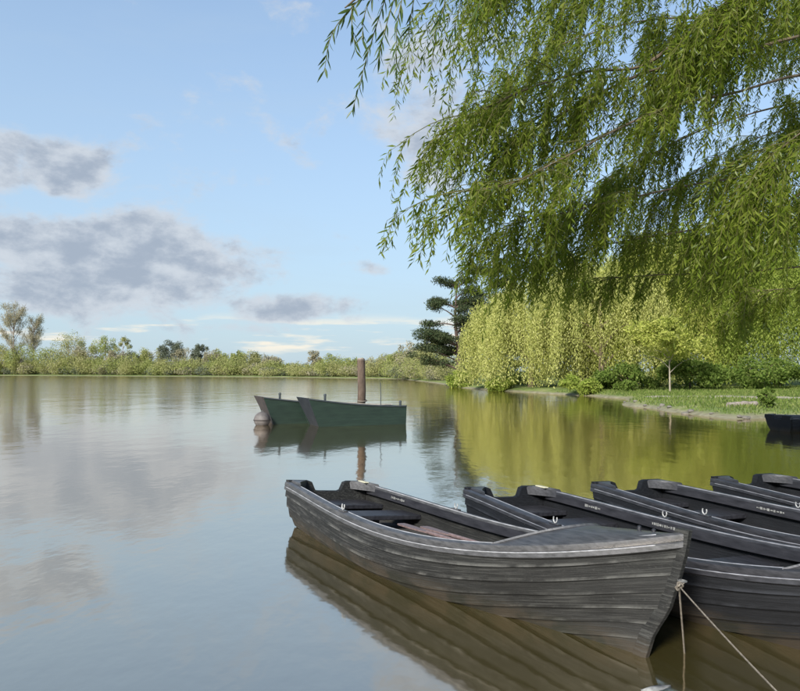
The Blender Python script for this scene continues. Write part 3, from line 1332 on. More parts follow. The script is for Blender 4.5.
# ---- the near willow over the boats
def near_willow():
    rng = np.random.default_rng(11)
    base = np.array([11.6, 9.6, 0.25])
    root = empty('willow_tree', tuple(base))
    tag(root, 'large weeping willow overhanging the boats from the upper right', 'tree')
    prng = random.Random(5)

    def rel(a):
        return [tuple(np.array(q, float) - base) for q in a]
    m = MB()
    tr = catmull([base - (0, 0, .4), base + (.05, 0, 1.2), base + (-.1, .1, 2.6), base + (-.4, 0, 4.0), base + (-.9, -.1, 5.4)], 16)
    m.tube(rel(tr), list(np.linspace(.52, .28, 16)), 14, True, .06, prng)
    m.build('trunk', M['bark'], root, True)
    f1 = tr[10]
    f2 = tr[15]
    # limbs: points, strand length range, strand weight, drift
    LIMBS = [
        ('A', f2, [P(900, -120, 8.9), P(740, 0, 8.3), P(680, 40, 8.0), P(640, 67, 7.8), P(585, 72, 7.5), P(520, 92, 7.2), P(465, 120, 7.0)], (.3, .95), 1.0),
        ('B', f2, [P(880, 30, 9.0), P(720, 58, 8.5), P(660, 68, 8.2), P(590, 98, 7.8), P(520, 140, 7.4)], (.4, 1.0), 1.0),
        ('C', f1, [P(900, 80, 8.2), P(720, 96, 7.6), P(640, 119, 7.2), P(560, 160, 6.8), P(515, 182, 6.5), P(468, 192, 6.3)], (.2, .6), 1.0),
        ('E', f1, [P(900, 170, 9.0), P(740, 178, 8.8), P(620, 200, 8.2), P(560, 214, 7.7), P(503, 226, 7.4)], (.25, .8), .95),
        ('F', f2, [P(900, -220, 8.5), P(700, -130, 7.5), P(580, -80, 7.0), P(495, -35, 6.6)], (.4, 1.5), 1.2),
        ('G', f1, [P(900, 215, 10.5), P(760, 222, 10.2), P(660, 235, 9.6), P(590, 248, 9.0), P(530, 258, 8.7)], (.3, .85), .95),
        ('H', f2, [P(900, -60, 11), P(800, 0, 11), P(720, 40, 10.8), P(650, 105, 10.6)], (.5, 1.9), 1.0),
        ('I', f1, [P(950, 110, 11.6), P(830, 120, 11.6), P(740, 145, 11.3), P(670, 190, 11)], (.6, 2.1), 1.3),
        ('J', f1, [P(950, 200, 12.6), P(860, 195, 12.6), P(780, 210, 12.3), P(690, 235, 12)], (.5, 1.6), 1.3),
        ('K', f1, [P(1000, 60, 7.8), P(900, 80, 7.2), P(820, 120, 6.8), P(760, 165, 6.6)], (.4, 1.5), .8),
        ('L', f2, [P(900, -170, 10), P(760, -100, 9.8), P(650, -50, 9.6), P(550, 5, 9.4)], (.5, 1.8), 1.1),
        ('N', f1, [P(960, 150, 9.6), P(860, 165, 9.6), P(790, 200, 9.4), P(730, 240, 9.2)], (.4, 1.15), 1.2),
        ('O', f2, [P(980, -120, 8.0), P(860, -70, 7.8), P(780, -30, 7.6), P(700, 20, 7.5)], (.5, 1.6), .9),
        ('Q', f1, [P(950, 262, 11.0), P(840, 264, 11.0), P(740, 272, 10.8), P(640, 276, 10.3), P(575, 284, 10.0)], (.2, .6), .8),
        ('S', f1, [P(960, 300, 9.4), P(870, 284, 9.2), P(800, 288, 9.0), P(735, 292, 8.9)], (.25, .65), .8),
        ('T', f1, [P(960, 130, 10.4), P(840, 100, 10.2), P(730, 120, 10.0), P(640, 160, 9.8), P(575, 200, 9.5)], (.4, 1.3), 1.2),
        ('U', f2, [P(900, 20, 9.9), P(760, 20, 9.6), P(650, 20, 9.3), P(560, 45, 9.0), P(490, 85, 8.8)], (.4, 1.2), 1.1),
    ]
    leaves = []
    tw = MB()
    for nm, fork, pts, (l0, l1), wgt in LIMBS:
        c = catmull([fork] + [np.array(p) for p in pts], 40)
        rad = np.linspace(.036, .004, 40) * (1 + .15 * np.sin(np.arange(40)))
        m = MB()
        m.tube(rel(c), list(rad * (1.0 if nm in 'AB' else .6)), 7, True, .08, prng)
        m.build('limb', M['bark'], root, True)
        n_tw = int(39 * wgt)
        for k in range(n_tw):
            q = rng.uniform(.22, 1.0) if k > 5 else rng.uniform(.85, 1.0)
            i = min(int(q * 39), 38)
            p0 = c[i]
            t = c[i + 1] - c[i]
            t /= np.linalg.norm(t)
            sd_ = np.array([t[1], -t[0], 0]) * rng.choice([-1, 1])
            d0 = t * rng.uniform(.2, 1.0) + sd_ * rng.uniform(.2, .9) + np.array([0, 0, rng.uniform(-.2, .45)])
            d0 /= np.linalg.norm(d0)
            Lt = rng.uniform(.35, 1.0)
            tp_ = [p0 + d0 * Lt * u + np.array([0, 0, -.35 * Lt * u * u]) for u in np.linspace(0, 1, 6)]
            tw.tube(rel(tp_), list(np.linspace(.006, .0025, 6)), 4, False)
            ns = rng.integers(8, 13)
            for s_ in range(ns):
                u = rng.uniform(.1, 1.0) if s_ else 1.0
                st = p0 + d0 * Lt * u + np.array([0, 0, -.35 * Lt * u * u])
                LL = rng.uniform(l0, l1) * rng.uniform(.6, 1.0)
                hd = rand_dir(rng, 1)[0] * .5 + d0 * .5 + np.array([-.22, -.05, 0])
                npt = 9
                stiff = rng.uniform(.66, .90)
                pos = st.copy()
                dirv = np.array([hd[0], hd[1], -.2])
                path = [pos.copy()]
                for w in range(npt - 1):
                    dirv = dirv * stiff + np.array([-.05, -.01, -.42]) + rng.normal(size=3) * .05
                    dd = dirv / np.linalg.norm(dirv)
                    pos = pos + dd * LL / (npt - 1)
                    path.append(pos.copy())
                path = np.array(path)
                tw.tube(rel(path[::2]), [.0020, .0018, .0016, .0013, .001], 3, False)
                nl = max(5, int(LL * 36))
                qs = (np.arange(nl) + rng.uniform(0, 1, nl)) / nl * (npt - 1.001)
                i0 = qs.astype(int)
                fr_ = (qs - i0)[:, None]
                bp = path[i0] * (1 - fr_) + path[i0 + 1] * fr_
                tv = path[i0 + 1] - path[i0]
                tv /= np.linalg.norm(tv, axis=1)[:, None]
                rd = rand_dir(rng, nl)
                rd -= tv * (rd * tv).sum(1)[:, None]
                rd /= np.linalg.norm(rd, axis=1)[:, None] + 1e-9
                dv = tv * rng.uniform(.35, 1.0, nl)[:, None] + rd * rng.uniform(.35, 1.05, nl)[:, None] + np.array([-.05, 0, -.2])
                dv /= np.linalg.norm(dv, axis=1)[:, None]
                ln = rng.uniform(.06, .11, nl)
                leaves.append(leaf_quads(bp - base, dv, rand_dir(rng, nl), ln, ln * rng.uniform(.17, .24, nl)))
    tw_o = tw.build('twigs', M['twig'], root, False)
    tw_o['kind'] = 'stuff'
    fo = foliage('crown', leaves, M['leaf_near'], root)
    fo['kind'] = 'stuff'
    # ---- the nearest spray, each leaf its own piece
    D = catmull([f2, np.array(P(980, -300, 8.2)), np.array(P(700, -230, 6.2)), np.array(P(540, -130, 5.0)), np.array(P(450, -70, 4.4)), np.array(P(385, -25, 4.1)), np.array(P(345, 8, 4.0))], 40)
    m = MB()
    m.tube(rel(D), list(np.linspace(.06, .004, 40)), 7, True)
    m.build('limb', M['bark'], root, True)
    strands = [((372, -14), (334, 30), (324, 72)), ((395, -30), (372, 40), (352, 112)), ((412, -42), (398, 20), (396, 68)), ((425, -50), (412, 10), (408, 40)),
               ((352, 2), (352, 25), (356, 52)), ((405, -36), (385, 30), (378, 62)), ((440, -60), (445, 0), (424, 58)), ((458, -74), (462, -10), (448, 52)),
               ((472, -84), (482, -20), (474, 26)), ((385, -25), (366, 10), (362, 40))]
    lv = [MB() for _ in range(3)]
    meshes = []
    for k, w in enumerate((.15, .18, .13)):
        q = MB()
        L = 1.0
        vs = []
        prof = [(0, .05), (.12, .5), (.35, 1), (.65, .8), (.88, .35), (1, .02)]
        for x, wd in prof:
            bend = -.10 * x * x * (k + 1) / 2
            vs += [(x, -wd * w / 2, bend + .03 * wd), (x, 0, bend), (x, wd * w / 2, bend + .03 * wd)]
        fs = [(i * 3 + j, (i + 1) * 3 + j, (i + 1) * 3 + j + 1, i * 3 + j + 1) for i in range(5) for j in range(2)]
        q.add(vs, fs)
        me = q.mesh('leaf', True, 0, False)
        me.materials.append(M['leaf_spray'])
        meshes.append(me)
    sp = MB()
    cnt = 0
    for si, (a0, a1, a2) in enumerate(strands):
        yd = 4.0 + .12 * math.sin(si * 2.1)
        path = catmull([np.array(P(a0[0], a0[1], yd + .05)), np.array(P(a1[0], a1[1], yd)), np.array(P(a2[0], a2[1], yd - .03))], 22)
        sp.tube(rel(path), list(np.linspace(.004, .0015, 22)), 5, False)
        Ls = np.linalg.norm(np.diff(path, axis=0), axis=1).sum()
        nl = max(9, int(Ls * 42))
        for k in range(nl):
            q = (k + .7) / nl * 20.9
            i = int(q)
            p = path[i] + (path[min(i + 1, 21)] - path[i]) * (q - i)
            t = Vector(path[min(i + 1, 21)] - path[max(i - 1, 0)]).normalized()
            az_ = k * 2.4 + rng.uniform(-.5, .5)
            r1 = t.cross(Vector((0, 1, .1))).normalized()
            r2 = t.cross(r1)
            d = (t * rng.uniform(.75, 1.1) + (r1 * math.cos(az_) + r2 * math.sin(az_) * .6) * rng.uniform(.4, .75) + Vector((0, 0, -.22))).normalized()
            z_ = Vector(rand_dir(rng, 1)[0])
            y_ = z_.cross(d).normalized()
            z_ = d.cross(y_)
            s_ = rng.uniform(.075, .125) * (1 - .25 * k / nl)
            mt = Matrix((d, y_, z_)).transposed().to_4x4()
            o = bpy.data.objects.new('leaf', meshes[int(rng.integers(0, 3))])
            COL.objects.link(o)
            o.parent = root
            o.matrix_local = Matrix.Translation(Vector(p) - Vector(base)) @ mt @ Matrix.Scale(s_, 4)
            cnt += 1
    so = sp.build('spray_stems', M['twig'], root, True)
    so['kind'] = 'stuff'
    return root


near_willow()


# ---- trees on the right bank and across the lake
def limbs_tree(rng, h, r, trunk_r, lean=(0, 0), n=7, fork=.35, rise=.55, thin=1.0):
    m = MB()
    tp_ = catmull([(0, 0, -.3), (lean[0] * .2, lean[1] * .2, h * .25), (lean[0] * .5, lean[1] * .5, h * .5), (lean[0], lean[1], h * .88)], 12)
    m.tube([tuple(p) for p in tp_], list(np.linspace(trunk_r, trunk_r * .18, 12)), 8, True)
    tips = []
    for k in range(n):
        q = fork + (.9 - fork) * k / max(n - 1, 1)
        p0 = tp_[min(int(q * 11), 10)]
        a_ = k * 2.4 + rng.uniform(-.4, .4)
        L = r * rng.uniform(.6, 1.0) * (1.1 - .5 * q)
        d = np.array([math.cos(a_), math.sin(a_), rise])
        p = [p0 + d * L * u + np.array([0, 0, .15 * L * math.sin(u * 3)]) for u in np.linspace(0, 1, 5)]
        m.tube([tuple(x) for x in p], list(np.linspace(trunk_r * .4 * thin, .012, 5)), 5, False)
        tips.append(p[-1])
    return m, tips


def weeping_tree(name, loc, h, r, seed, lab, mat, n_str=1500, leaf=(.12, .26), wide=.36, skirt=.2, group=None):
    rng = np.random.default_rng(seed)
    z0 = hz(loc[0], loc[1])
    root = empty(name, (loc[0], loc[1], max(z0, .0)))
    m, tips = limbs_tree(rng, h * .8, r * .8, .28, (rng.uniform(-.5, .5), rng.uniform(-.5, .5)), 8)
    m.build('trunk', M['bark'], root, True)
    parts = []
    # uneven dome: several overlapping mounds
    mounds = [(0, 0, h, r * .62)] + [(r * .55 * math.cos(a_), r * .55 * math.sin(a_), h * rng.uniform(.62, .9), r * rng.uniform(.38, .52)) for a_ in rng.uniform(0, 6.28, 6)]
    bunch = [(int(rng.integers(0, len(mounds))), math.sqrt(rng.uniform(0, 1)), rng.uniform(0, 6.283)) for _ in range(n_str // 9)]
    bdrop = [max(0, rng.normal() * .45) for _ in bunch]
    for k in range(n_str):
        bm_, bu, ba = bunch[k % len(bunch)]
        mx, my, mh, mr = mounds[bm_]
        u = min(max(bu + rng.normal() * .06, 0), 1.05)
        a_ = ba + rng.normal() * .09
        rr = mr * u
        x, y = mx + rr * math.cos(a_), my + rr * math.sin(a_)
        zt = mh * (1 - .42 * u ** 2.4) + rng.normal() * .22
        outer = math.hypot(x, y) / r
        LL = min(zt - skirt * rng.uniform(.2, 2.2) - bdrop[k % len(bunch)], rng.uniform(.2, .8) * h * (.4 + .6 * outer))
        if LL < .5:
            LL = .5
        nl = int(LL / .09)
        tt = (np.arange(nl) + rng.uniform(0, 1, nl)) / nl
        ox, oy = rng.normal() * .25 + .12 * math.cos(a_) * LL * .5, rng.normal() * .25 + .12 * math.sin(a_) * LL * .5
        bow = np.sin(tt * 1.5)
        bp = np.c_[x + ox * bow + rng.normal(size=nl) * .19, y + oy * bow + rng.normal(size=nl) * .19, zt - LL * tt ** 1.15]
        dv = np.c_[rng.normal(size=nl) * .6, rng.normal(size=nl) * .6, -np.ones(nl)]
        dv /= np.linalg.norm(dv, axis=1)[:, None]
        ln = rng.uniform(leaf[0], leaf[1], nl)
        parts.append(leaf_quads(bp, dv, rand_dir(rng, nl), ln, ln * wide))
    c = foliage('crown', parts, mat, root)
    tag(root, lab, 'tree', group)
    return root


def round_tree(name, loc, h, r, seed, lab, mat, bark, n=5200, leaf=(.18, .34), clear=.25, group=None, trunk_r=.16, clumps=38, cat='tree', sx=1.0):
    rng = np.random.default_rng(seed)
    z0 = max(hz(loc[0], loc[1]), 0)
    root = empty(name, (loc[0], loc[1], z0))
    m, tips = limbs_tree(rng, h * .92, r * .75, trunk_r, (rng.uniform(-.3, .3), 0), 9, max(clear, .2))
    m.build('trunk', bark, root, True)
    parts = []
    zc, rz = h * (1 + clear) / 2, h * (1 - clear) / 2
    for k in range(clumps):
        d = rand_dir(rng, 1)[0]
        u = rng.uniform(.35, .95) ** .6
        c = np.array([d[0] * r * u * sx, d[1] * r * u, zc + d[2] * rz * u])
        cr = rng.uniform(.16, .34) * r
        k2 = int(n / clumps * rng.uniform(.6, 1.4))
        pd = rand_dir(rng, k2) * (rng.uniform(.15, 1, k2) ** .45)[:, None] * np.array([cr, cr, cr * .75])
        dv = rand_dir(rng, k2) * .8 + np.array([0, 0, -.35])
        dv /= np.linalg.norm(dv, axis=1)[:, None]
        ln = rng.uniform(leaf[0], leaf[1], k2)
        parts.append(leaf_quads(c + pd, dv, rand_dir(rng, k2), ln, ln * .55))
    foliage('crown', parts, mat, root)
    tag(root, lab, cat, group)
    return root


weeping_tree('willow_tree', (11.0, 59), 9.6, 5.8, 21, 'pale yellow-green weeping willow at the water, left of the shore willows', M['leaf_willow'], 2000)
weeping_tree('willow_tree', (15.4, 53.5), 10.2, 5.4, 22, 'weeping willow with trailing yellow-green curtain, behind the tip of the grassy bank', M['leaf_willow'], 2000)
weeping_tree('willow_tree', (21.0, 57), 13, 6.4, 23, 'tall weeping willow behind the young tree on the bank', M['leaf_yellow'], 2000)
weeping_tree('willow_tree', (28.5, 53), 14, 6.8, 24, 'broad green willow behind the lawn, right of the young tree', M['leaf_green'], 2000)
weeping_tree('willow_tree', (31.5, 41), 11.5, 5.2, 25, 'green willow hanging over the lawn at the right edge', M['leaf_yellow'], 2000)
round_tree('broadleaf_tree', (17.5, 68), 13.0, 5.5, 31, 'tall pale broadleaf tree standing behind the shore willows', M['leaf_willow'], M['bark_grey'], 14000, (.25, .45))
round_tree('broadleaf_tree', (27, 68), 15.5, 6.5, 32, 'tallest green broadleaf tree far behind the lawn', M['leaf_green'], M['bark_grey'], 16000, (.25, .45))
round_tree('young_tree', (16.4, 42.6), 4.6, 2.5, 33, 'young tree with pale thin trunk and yellow-green crown on the bank', M['leaf_yellow'], M['bark_pale'], 9000, (.12, .24), .44, None, .06)
# dark green shrubs behind the lawn
for k, (x, y, h_, r_, lab) in enumerate([(15.2, 47, 1.6, 2.0, 'dark green shrub behind the young tree\'s left side'), (19.2, 46.5, 2.0, 2.4, 'dark green shrub behind the lawn, right of the young tree'),
                                         (23.6, 45.5, 1.9, 2.4, 'dark green shrub in the middle of the lawn\'s back edge'), (28.2, 44, 1.9, 2.6, 'dark green shrub nearest the right edge behind the lawn')]):
    round_tree('shrub', (x, y), h_, r_, 40 + k, lab, M['leaf_shrub'], M['bark'], 6000, (.12, .26), .05, 'shrubs behind the lawn', .06, 26, 'shrub')
# low green bush overhanging the water below the left willows
for k, (x, y, h_, r_, lab) in enumerate([(12.3, 47.2, 1.3, 1.5, 'low leafy bush at the water\'s edge, left of the grassy bank'), (8.2, 58, 1.0, 1.5, 'low bush at the water below the palest willow'),
                                         (6.2, 69, 1.4, 2.0, 'low bush at the waterline below the dark pine'),
                                         (11.2, 67, 2.4, 3.2, 'wide low bush in the shade under the palest willow'), (16.8, 63, 2.4, 3.4, 'wide low bush in shade behind the trailing willow curtain')]):
    round_tree('bush', (x, y), h_, r_, 50 + k, lab, M['leaf_green'], M['bark'], 4000, (.12, .26), .0, 'bushes along the shore', .05, 18, 'bush')


def pine(loc, h, seed, lab):
    rng = np.random.default_rng(seed)
    z0 = max(hz(loc[0], loc[1]), 0)
    root = empty('pine_tree', (loc[0], loc[1], z0))
    m = MB()
    tr = catmull([(0, 0, -.3), (-.15, 0, h * .3), (-.5, 0, h * .6), (-.3, 0, h)], 14)
    m.tube([tuple(p) for p in tr], list(np.linspace(.34, .05, 14)), 9, True)
    parts = []
    for k in range(46):
        q = rng.uniform(.15, 1.0)
        p0 = tr[min(int(q * 13), 12)]
        a_ = rng.uniform(0, 6.283)
        if k % 3 == 0:
            a_ = math.pi + rng.uniform(-.5, .5)
        if k % 3 == 1:
            a_ = rng.uniform(-.5, .5)
        L = (5.6 - 3.0 * q) * rng.uniform(.55, 1.0)
        d = np.array([math.cos(a_), math.sin(a_), rng.uniform(-.12, .45)])
        br_ = [p0 + d * L * u + np.array([0, 0, .35 * math.sin(u * 3.0)]) for u in np.linspace(0, 1, 6)]
        m.tube([tuple(p) for p in br_], list(np.linspace(.09, .02, 6)), 5, False)
        for c_ in range(8):
            u = rng.uniform(.35, 1.05)
            c = p0 + d * L * u + np.array([rng.normal() * .35, rng.normal() * .35, .25 + rng.uniform(0, .2)])
            k2 = 95
            pd = rand_dir(rng, k2) * (rng.uniform(.1, 1, k2) ** .5)[:, None] * np.array([.8, .8, .42])
            dv = rand_dir(rng, k2) + np.array([0, 0, .25])
            dv /= np.linalg.norm(dv, axis=1)[:, None]
            ln = rng.uniform(.18, .36, k2)
            parts.append(leaf_quads(c + pd, dv, rand_dir(rng, k2), ln, ln * .3))
    m.build('trunk', M['bark_pine'], root, True)
    foliage('crown', parts, M['needle'], root)
    tag(root, lab, 'tree')
    return root


pine((6.6, 77), 11.6, 61, 'dark spreading pine standing left of the shore willows')
pine((11.2, 84), 14.0, 62, 'taller dark pine behind the shore willows, mostly hidden')

# ---- far shore
FARW = {}


def far_crown(rng, h, r, clear, n, leaf, clumps, sx=1.0):
    parts = []
    zc, rz = h * (1 + clear) / 2, h * (1 - clear) / 2
    for k in range(clumps):
        d = rand_dir(rng, 1)[0]
        u = rng.uniform(.3, .95) ** .6
        c = np.array([d[0] * r * u, d[1] * r * u, zc + d[2] * rz * u])
        cr = rng.uniform(.2, .36) * r
        k2 = int(n / clumps)
        pd = rand_dir(rng, k2) * (rng.uniform(.1, 1, k2) ** .5)[:, None] * np.array([cr, cr, cr * 1.1])
        dv = rand_dir(rng, k2)
        ln = rng.uniform(leaf * .6, leaf * 1.3, k2)
        parts.append(leaf_quads(c + pd, dv, rand_dir(rng, k2), ln, ln * .6))
    return parts


def far_tree(kind, px, top_py, d, wpx, seed, lab, mat, bark, clear=.1, n=5200, leaf=.42, clumps=34):
    rng = np.random.default_rng(seed)
    base = P(px, HORIZON, d)
    z0 = max(hz(base.x, d), .2)
    h = CAM_H + (HORIZON - top_py) / FPX * d - z0
    r = wpx * 1.5 / 2 / FPX * d
    root = empty(kind, (base.x, d, z0))
    m, tips = limbs_tree(rng, h * .97, r * .8, h * .016 + .08, (rng.uniform(-.4, .4), 0), 12, .3, 1.1)
    m.build('trunk', bark, root, True)
    foliage('crown', far_crown(rng, h, r, clear, n, leaf, clumps), mat, root)
    tag(root, lab, 'tree')
    return root


def bare_tree(px, top_py, d, wpx, seed, lab, dens=1500):
    """leafless poplar: a real branch fan and a thin mist of twigs"""
    rng = np.random.default_rng(seed)
    base = P(px, HORIZON, d)
    z0 = max(hz(base.x, d), .2)
    h = CAM_H + (HORIZON - top_py) / FPX * d - z0
    r = wpx / 2 / FPX * d
    root = empty('bare_tree', (base.x, d, z0))
    m = MB()
    m.tube([(0, 0, -.3), (.1, 0, h * .4), (-.1, 0, h * .7), (0, 0, h)], [.36, .28, .18, .05], 7)
    parts = []
    for k in range(30):
        q = rng.uniform(.25, .92)
        a_ = rng.uniform(0, 6.283)
        L = r * (1.15 - .55 * q) * rng.uniform(.6, 1.1)
        p0 = np.array([0, 0, h * q])
        d_ = np.array([math.cos(a_) * .8, math.sin(a_) * .8, 1.25])
        m.tube([tuple(p0), tuple(p0 + d_ * L * .5), tuple(p0 + d_ * L + np.array([0, 0, .25 * L]))], [.13, .09, .04], 4, False)
        for j in range(4):
            u = rng.uniform(.3, 1)
            k2 = dens // 120
            c = p0 + d_ * L * u
            e = rand_dir(rng, k2) + np.array([0, 0, .8])
            e /= np.linalg.norm(e, axis=1)[:, None]
            ln = rng.uniform(.7, 1.6, k2)
            parts.append(leaf_quads(c + rng.normal(size=(k2, 3)) * .6, e, rand_dir(rng, k2), ln, np.full(k2, .10)))
    m.build('trunk', M['bark_grey'], root, True)
    foliage('crown', parts, M['far_brown'], root)
    tag(root, lab, 'tree')


bare_tree(13, 311, 280, 40, 71, 'tallest bare grey poplar on the far shore at left', 6000)
bare_tree(33, 322, 284, 28, 72, 'shorter bare poplar just right of the tallest one', 4200)
F_ = 'far_tree'
far_tree(F_, 68, 334, 272, 26, 73, 'round pale tree rising right of the bare poplars, far shore', M['far_olive'], M['bark_grey'], .2)
far_tree(F_, 105, 336, 262, 20, 74, 'upright green tree on the far shore, left of the narrow poplar', M['far_green'], M['bark_grey'], .05)
far_tree(F_, 123, 335, 258, 11, 75, 'narrow columnar poplar on the far shore', M['far_olive'], M['bark_grey'], .02, 3800, .4)
far_tree(F_, 171, 341, 250, 17, 76, 'round dark tree topping the far wood, left of the dark conifer', M['far_dark'], M['bark'], .45)
far_tree(F_, 201, 343, 246, 12, 77, 'narrow dark conifer topping the far wood', M['far_dark'], M['bark'], .3)
far_tree(F_, 88, 346, 266, 24, 78, 'brownish leafless-looking tree between the round pale tree and green tree', M['far_brown'], M['bark_grey'], .05)
far_tree(F_, 132, 352, 250, 12, 79, 'small dark evergreen beside the narrow columnar poplar', M['far_dark'], M['bark'], .02)
far_tree(F_, 50, 346, 276, 26, 80, 'bright green tree directly right of the bare poplars', M['far_green'], M['bark_grey'], .05)
far_tree(F_, 315, 350, 196, 12, 81, 'slim grey-brown tree rising alone right of the low far hedge', M['far_brown'], M['bark_grey'], .1, 3800, .36)
far_tree(F_, 333, 356, 186, 22, 82, 'rounded green tree on the far shore left of the mooring post', M['far_green'], M['bark_grey'], .05, 3800, .36)
far_tree(F_, 386, 353, 160, 24, 83, 'low olive tree on the far shore right of the mooring post', M['far_olive'], M['bark_grey'], .05, 3800, .32)
far_tree(F_, 410, 343, 138, 24, 84, 'brownish tree on the far shore between post and pine', M['far_brown'], M['bark_grey'], .1, 3800, .32)
far_tree(F_, 430, 340, 116, 24, 85, 'olive-green tree at the shore, in front of the pine\'s left side', M['far_olive'], M['bark_grey'], .05, 3800, .3)
far_tree(F_, 226, 352, 240, 22, 86, 'green bushy tree right of the dark conifer on the far shore', M['far_green'], M['bark_grey'], .05)
far_tree(F_, 250, 353, 232, 20, 87, 'pale olive tree where the far wood begins to drop', M['far_olive'], M['bark_grey'], .05)
far_tree(F_, 270, 357, 224, 18, 88, 'brown-tinged tree at the right end of the far wood', M['far_brown'], M['bark_grey'], .05)


far_tree(F_, 20, 346, 276, 22, 101, 'green tree in front of the tallest bare poplar', M['far_green'], M['bark_grey'], .03)
far_tree(F_, 152, 348, 250, 20, 102, 'olive tree left of the round dark tree', M['far_olive'], M['bark_grey'], .03)
far_tree(F_, 186, 350, 246, 18, 103, 'brownish tree between the round dark tree and the dark conifer', M['far_brown'], M['bark_grey'], .03)
far_tree(F_, 213, 350, 242, 16, 104, 'pale brownish tree just right of the dark conifer', M['far_brown'], M['bark_grey'], .03)
far_tree(F_, 352, 360, 176, 20, 105, 'low green tree directly behind the mooring post', M['far_green'], M['bark_grey'], .03, 2400, .4)
far_tree(F_, 238, 350, 236, 14, 106, 'upright green tree between bushy green and pale olive trees', M['far_green'], M['bark_grey'], .03)


far_tree(F_, 4, 343, 280, 20, 107, 'olive tree at the picture\'s left edge below the bare poplars', M['far_olive'], M['bark_grey'], .03)
far_tree(F_, 80, 349, 264, 16, 108, 'olive tree tucked against the right of the round pale tree', M['far_olive'], M['bark_grey'], .03)
far_tree(F_, 116, 350, 254, 14, 109, 'small brownish tree left of the narrow columnar poplar\'s foot', M['far_brown'], M['bark_grey'], .03)
far_tree(F_, 142, 351, 250, 14, 110, 'green tree right of the small dark evergreen', M['far_green'], M['bark_grey'], .03)
far_tree(F_, 290, 364, 206, 16, 111, 'lowest green tree at the dip of the far treeline', M['far_green'], M['bark_grey'], .03, 2600, .36)
far_tree(F_, 372, 358, 168, 16, 112, 'small brown-tinged tree just right of the mooring post', M['far_brown'], M['bark_grey'], .03, 2600, .32)
far_tree(F_, 398, 350, 150, 16, 113, 'green tree left of the brownish tree near the pine', M['far_green'], M['bark_grey'], .03, 3000, .32)


def wood(name, pts, seed, mats, lab):
    """the unbroken mass of woodland behind: one body of foliage"""
    rng = np.random.default_rng(seed)
    for mi, mat in enumerate(mats):
        parts = []
        for (p0, h0), (p1, h1) in zip(pts[:-1], pts[1:]):
            L = math.hypot(p1[0] - p0[0], p1[1] - p0[1])
            for k in range(int(L / (1.9 if mi < 2 else 5)) + 1):
                q = rng.uniform(0, 1)
                x = p0[0] + (p1[0] - p0[0]) * q + rng.normal() * 1.5
                y = p0[1] + (p1[1] - p0[1]) * q + rng.uniform(0, 9)
                hh = (h0 + (h1 - h0) * q) * (rng.uniform(.55, .95) if rng.uniform() < .65 else rng.uniform(.95, 1.4)) * (.7 if mi >= 2 else 1) * (1 if y > 80 or x < 9 else 1.1)
                w = rng.uniform(1.8, 4.4) * (1 if y > 120 else .6)
                k2 = 640
                pd = rand_dir(rng, k2) * (rng.uniform(.1, 1, k2) ** .5)[:, None] * np.array([w, w, hh / 2])
                dv = rand_dir(rng, k2)
                ln = rng.uniform(.26, .52, k2) * min(1, y / 230)
                parts.append(leaf_quads(np.array([x, y, hh / 2 + .25]) + pd, dv, rand_dir(rng, k2), ln, ln * .6))
        o = foliage(name, parts, mat, None)
        o['kind'] = 'stuff'
        o['label'] = lab[mi]
        o['category'] = 'woodland'


wood('far_woodland', [((-245, 302), 6.4), ((-156, 277), 6.6), ((-93, 240), 5.6), ((-66, 223), 5.2), ((-44, 206), 4.4), ((-32, 195), 3.2), ((-8, 164), 3.8), ((1.5, 150), 4.8), ((5.5, 104), 4.6), ((8, 90), 4.6)], 91,
     [M['far_green'], M['far_olive'], M['far_brown'], M['far_dark']],
     ['mass of fresh green woodland along the far shore', 'mass of olive woodland scrub along the far shore', 'mass of brownish leafless scrub along the far shore', 'scattered dark evergreen scrub along the far shore'])

wood('bank_woodland', [((11.5, 74), 6.5), ((20, 72), 8.5), ((34, 66), 9), ((46, 56), 9)], 95, [M['leaf_green'], M['leaf_willow']],
     ['mass of green woodland behind the trees of the right bank', 'paler mass of woodland behind the trees of the right bank'])

# red boat on the far shore
rb = PZ(186, 376.2)
r0 = empty('red_boat', (rb.x, rb.y, 0), (0, 0, .12))
m = MB()
rings = []
for q in np.linspace(0, 1, 9):
    w = 1.3 * math.sin(math.pi * min(q * .9 + .12, 1)) ** .6 + .02
    rings.append([(-5 + 10 * q, -w, .9 + .3 * q), (-5 + 10 * q, -w * .7, -.2), (-5 + 10 * q, w * .7, -.2), (-5 + 10 * q, w, .9 + .3 * q)])
m.loft(rings)
m.build('hull', M['red'], r0)
m = MB()
m.box((-1, 0, 1.35), (4.5, 1.7, 1.0))
m.build('cabin', M['red'], r0, False, .05)
tag(r0, 'tiny dark red boat against the far shore woodland', 'boat')

# ------------------------------------------------------------------ right bank details
def log(p0, p1, r, lab, ends=True, seed=1):
    p0, p1 = Vector(p0), Vector(p1)
    rng = random.Random(seed)
    root = empty('fallen_log', p0)
    m = MB()
    n = 9
    m.tube([(p0.lerp(p1, q / n) - p0) + Vector((rng.uniform(-.03, .03), rng.uniform(-.03, .03), rng.uniform(-.02, .02))) for q in range(n + 1)],
           [r * rng.uniform(.9, 1.1) for _ in range(n + 1)], 12, True, .06, rng)
    m.build('bark', M['bark_grey'], root, True)
    if ends:
        d = (p1 - p0).normalized()
        m = MB()
        m.tube([-d * .015, d * .02], r * .88, 14)
        m.build('cut_end', M['log_end'], root, True)
    tag(root, lab, 'log')


